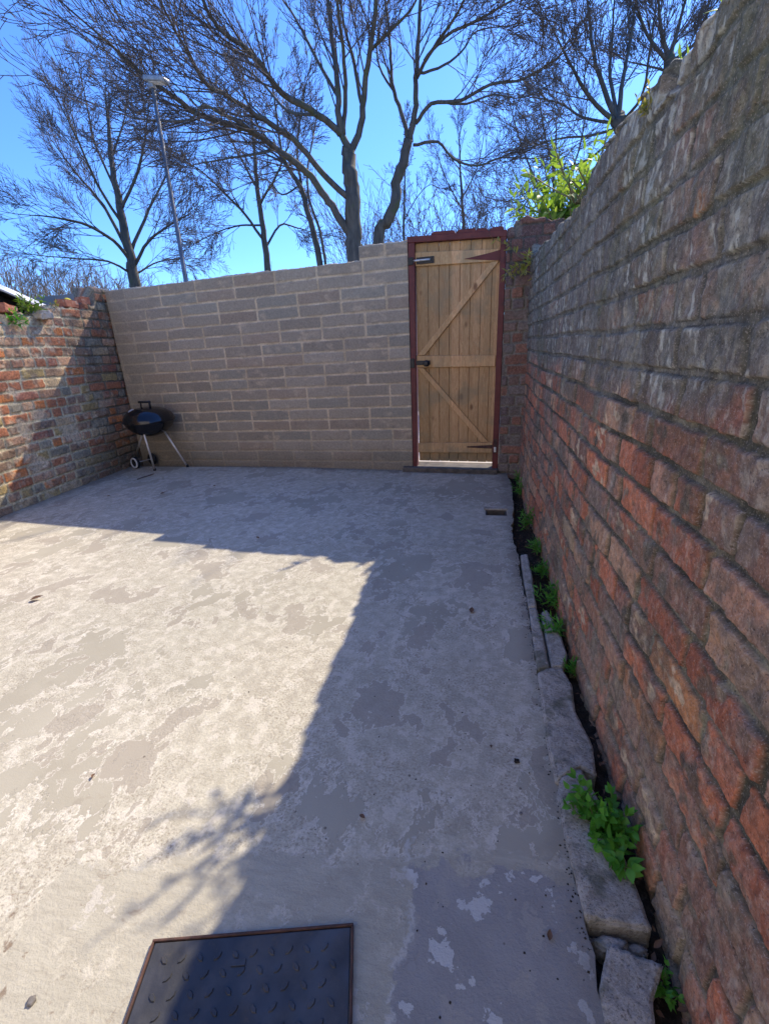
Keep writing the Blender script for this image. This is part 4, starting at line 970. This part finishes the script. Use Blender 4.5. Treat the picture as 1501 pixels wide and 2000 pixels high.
plant("wall_weed", "tiny pale weed sprouting from the highest visible part of the right wall", (.425, 1.56, 1.755), 4, M_LEAFY, .022, .009, 54, "plant", spread=.7, slen=.06, per=6, lean=Vector((-.5, 0, .5)), stem_r=.0015)
for i, (x, y, sd) in enumerate([(.47, 2.1, 61), (.50, 1.92, 62), (.48, 2.42, 63), (.47, 1.55, 64)]):
    plant("wall_weed", ["low weed on the right wall top casting a ragged shadow, middle of three", "taller straggly weed on the right wall top left of the middle one", "small weed on the right wall top nearest the leafy shrubs", "sparse stalks on the highest stretch of the right wall top"][i],
          (x+.12, y, 1.82), [7, 9, 6, 5][i], M_LEAF, .06, .016, sd, "plant", spread=.5, slen=[.16, .22, .15, .14][i], per=8, lean=Vector((0, 0, 1)), stem_r=.002)
def lwp(u, d, z): return Vector((LA[0]+LD[0]*u+LN[0]*d, LA[1]+LD[1]*u+LN[1]*d, z))
plant("wall_weed", "leafy green weed rooted on top of the low left wall beside the white roof edge", lwp(.86, -.02, 1.63), 14, M_LEAF, .08, .020, 71, "plant", spread=.6, slen=.17, per=9, lean=Vector((.3, -.1, .7)), stem_r=.003)
plant("wall_weed", "dark green weed at the far left end of the low left wall top", lwp(.62, .0, 1.56), 10, M_WEED, .06, .020, 72, "plant", spread=.7, slen=.13, per=8, lean=Vector((.3, 0, .4)), stem_r=.003)
plant("wall_weed", "small tuft beside the mossy loose brick on the left wall", lwp(1.12, .02, 1.73), 5, M_LEAFY, .03, .012, 73, "plant", spread=.6, slen=.07, per=6, lean=Vector((0, 0, 1)), stem_r=.002)
# gutter weeds
plant("gutter_weed", "big leafy weed clump growing in the gutter over the nearest kerb stone", (.365, .950, -.02), 24, M_WEED, .034, .020, 81, "plant", spread=.62, slen=.12, per=11, lean=Vector((-.25, 0, .8)), stem_r=.0015)
plant("gutter_weed", "broad leaved rosette at the front of the big weed clump", (.372, .860, -.01), 7, M_WEED, .050, .026, 82, "plant", spread=.7, slen=.05, per=5, lean=Vector((-.3, -.2, .7)), stem_r=.002)
plant("gutter_weed", "small dark weed at the bottom right corner of the gutter", (.395, .64, -.045), 8, M_WEED, .022, .010, 83, "plant", spread=.8, slen=.045, per=6, stem_r=.001)
for i, (x, y, n_, s_, lb_) in enumerate([(.392, 1.60, 10, .06, "small bright weed tuft beside the wide broken kerb stone"), (.372, 1.86, 16, .09, "thick grassy weed clump where the low slab piece ends"), (.388, 2.13, 20, .11, "tall bright grassy clump against the wall, middle of the gutter"), (.388, 2.45, 12, .08, "weed tuft beyond the tall grassy clump"), (.385, 2.78, 14, .10, "dark weed clump opposite the fourth kerb stone"), (.375, 3.18, 18, .13, "large dark weed clump just before the drain opening"), (.39, 3.9, 14, .14, "dim weed clump in the gutter near the gate"), (.39, 4.3, 12, .13, "last dim weed clump at the foot of the pier")]):
    plant("gutter_weed", lb_, (x, y, -.045), n_, M_WEED, .05, .008, 90+i, "plant", spread=.45, slen=s_*1.1, per=8, stem_r=.001, group="weeds in the gutter")

# ------------------------------------------------------------------ loose bricks on the left wall
def loose_brick(label, loc, rot, size, seed, moss=False):
    bm = bmesh.new(); bm_box(bm, (0, 0, 0), size, bev=.006); bmesh.ops.subdivide_edges(bm, edges=bm.edges[:], cuts=2, use_grid_fill=True)
    r = random.Random(seed)
    for v in bm.verts: v.co += rvec(r)*.002
    t = empty("loose_brick", loc, 0, label=label, cat="brick", group="loose bricks on the left wall"); t.rotation_euler = rot
    mesh_bm("brick_body", bm, M_BRK, t)
    if moss:
        bm = bmesh.new(); bmesh.ops.create_icosphere(bm, subdivisions=3, radius=1)
        for v in bm.verts: v.co = Vector((v.co.x*.040, v.co.y*.030, v.co.z*.022+size[2]/2))*(1+.06*r.random())+Vector((.02, 0, 0))
        mesh_bm("moss_tuft", bm, M_MOSS, t, True)
la = math.atan2(LD[1], LD[0])
loose_brick("loose red brick with a yellow moss tuft lying on the left wall top", lwp(1.38, -.06, 1.787), (0, 0, la+.12), (.215, .105, .07), 1, True)
loose_brick("upright red brick end beside the shadow edge on the left wall top", lwp(1.60, -.05, 1.83), (0, .05, la+1.3), (.10, .10, .07), 2)
loose_brick("orange red brick half under the white roof edge on the left wall", lwp(.62, -.05, 1.685), (0, .1, la+.3), (.20, .105, .075), 3)
o = rough_solid("mortar_lump", [(-.06, -.07), (.16, -.05), (.2, .02), (.1, .08), (-.08, .06)], 0, .07, M_MORT, .02, 2, .01, 7)
o.location = lwp(.92, -.06, 1.615); tag(o, "pale lump of old mortar on the left wall beside the leafy weed", "mortar")

# ------------------------------------------------------------------ small litter on the slab
bm = bmesh.new(); r = random.Random(4); V = []; Q = []
leaf(V, Q, Vector((-.02, 0, .004)), Vector((1, 0, .0)), Vector((0, 0, 1)), .042, .024, .5, -.15)
lf0 = mesh_np("fallen_leaf", np.array(V), np.array(Q), M_LEAFD)
spots = [((920, 1195), 1.0, "reddish brown fallen leaf on the shaded slab right of the shadow corner"), ((72, 1172), 1.5, "dark curled leaf on the sunlit slab at the left"), ((503, 1052), .8, "small leaf on the long shadow edge of the back wall"), ((318, 965), 1.2, "dark leaf on the shaded slab in front of the barbecue"), ((212, 970), .9, "leaf lying by the foot of the left wall"), ((418, 950), .9, "leaf near the back wall right of the barbecue"), ((707, 1598), .5, "tiny leaf in the shade above the inspection cover"), ((182, 1518), .45, "tiny leaf on the sunlit slab left of the shadow"), ((958, 1460), .35, "tiny leaf near the round dark pebble"), ((1072, 1830), .5, "dark crumb of leaf on the white flaked slab by the nearest kerb stone")]
for i, ((px, py), s_, lb_) in enumerate(spots):
    o = lf0 if i == 0 else lf0.copy()
    if i: link(o)
    p = gnd(px, py); o.location = (p.x, p.y, .003); o.rotation_euler = (0, 0, r.uniform(0, 6.28)); o.scale = (s_,)*3
    tag(o, lb_, "leaf", "leaves fallen on the slab")
def pebble(label, px, py, rad, seed, mat=M_STONE):
    bm = bmesh.new(); bmesh.ops.create_icosphere(bm, subdivisions=3, radius=rad); rr = random.Random(seed); a = rvec(rr)
    for v in bm.verts:
        n_ = v.co.normalized(); v.co *= 1+.18*math.sin(3*n_.dot(a)+seed)+.06*math.sin(9*n_.x+seed); v.co.z *= .55
    p = gnd(px, py); o = mesh_bm("pebble", bm, mat, None, True); o.location = (p.x, p.y, rad*.42); tag(o, label, "pebble", "pebbles on the slab")
pebble("round dark pebble on the shaded slab left of the second kerb stone", 1008, 1488, .0085, 1, M_SOIL)
pebble("small grey pebble at the bottom left of the slab", 62, 1957, .008, 2)
for i, (px, py, lb_) in enumerate([(1003, 1052, "dark crumb by the gutter beyond the narrow kerb stone"), (1012, 1062, "smaller dark crumb touching the gutter edge beyond the narrow kerb stone"), (1016, 1590, "pale grit grain on the shaded slab below the round dark pebble")]):
    pebble(lb_, px, py, .009 if i < 2 else .004, 5+i, M_SOIL if i < 2 else M_STONE)
def twig(label, a, b, rad=.002):
    T = Tubes(); rr = random.Random(int(a.x*1000)); P = [a.lerp(b, i/5)+Vector((rr.gauss(0, .003), rr.gauss(0, .003), rad)) for i in range(6)]
    T.add(P, [rad]*5+[rad*.5], 5); tag(T.build("fallen_twig", M_TWIG), label, "twig")
twig("short dark twig sticking out of the slab edge beside the big weed clump", gnd(1098, 1640), gnd(1122, 1655, .01), .0015)
twig("brown twig lying in front of the barbecue leg", gnd(268, 937), gnd(300, 926, .004), .006)
twig("thin pale straw across the narrow kerb stone", gnd(1018, 1222, .035), gnd(1050, 1236, .035), .001)

rg = np.random.default_rng(5); V = []; Tt = []
for i in range(700):
    q = rg.random()
    if q < .55: y = rg.uniform(.65, 3.3); x = redge(y)+abs(rg.normal(0, .012))*-1+.002
    elif q < .8: y = rg.uniform(.5, 3.2); x = redge(y)-abs(rg.normal(0, .35))
    else: x = rg.uniform(-3.8, .2); y = 4.72-x*.091-.165-abs(rg.normal(0, .03))
    if x < -3.9: continue
    s_ = rg.uniform(.0012, .0038)*(1 if q < .8 else 1.6); b = len(V); a0 = rg.uniform(0, 6.28)
    for k in range(4): V.append((x+s_*math.cos(a0+k*1.57)*rg.uniform(.6, 1.2), y+s_*math.sin(a0+k*1.57)*rg.uniform(.6, 1.2), .0005))
    V.append((x, y, s_*.9))
    for k in range(4): Tt.append((b+k, b+(k+1) % 4, b+4))
tag(mesh_np("grit", np.array(V), np.array(Tt), M_SOIL, None, False), "fine dark grit scattered on the slab along the gutter and wall foot", "grit", kind="stuff")

rg = random.Random(9); V = []; Q = []
for i in range(170):
    y = rg.uniform(.5, 4.4); x = rg.uniform(.30, .43) if y > 1.2 else rg.uniform(.37, .43)
    leaf(V, Q, Vector((x, y, -.040+rg.uniform(0, .012))), Vector((rg.gauss(0, 1), rg.gauss(0, 1), rg.gauss(0, .25))), Vector((0, 0, 1)), rg.uniform(.010, .028), rg.uniform(.004, .012), .4, rg.uniform(-.3, .4))
tag(mesh_np("leaf_litter", np.array(V), np.array(Q), M_LEAFD), "brown leaf litter lying in the damp gutter under the right wall", "leaf litter", kind="stuff")
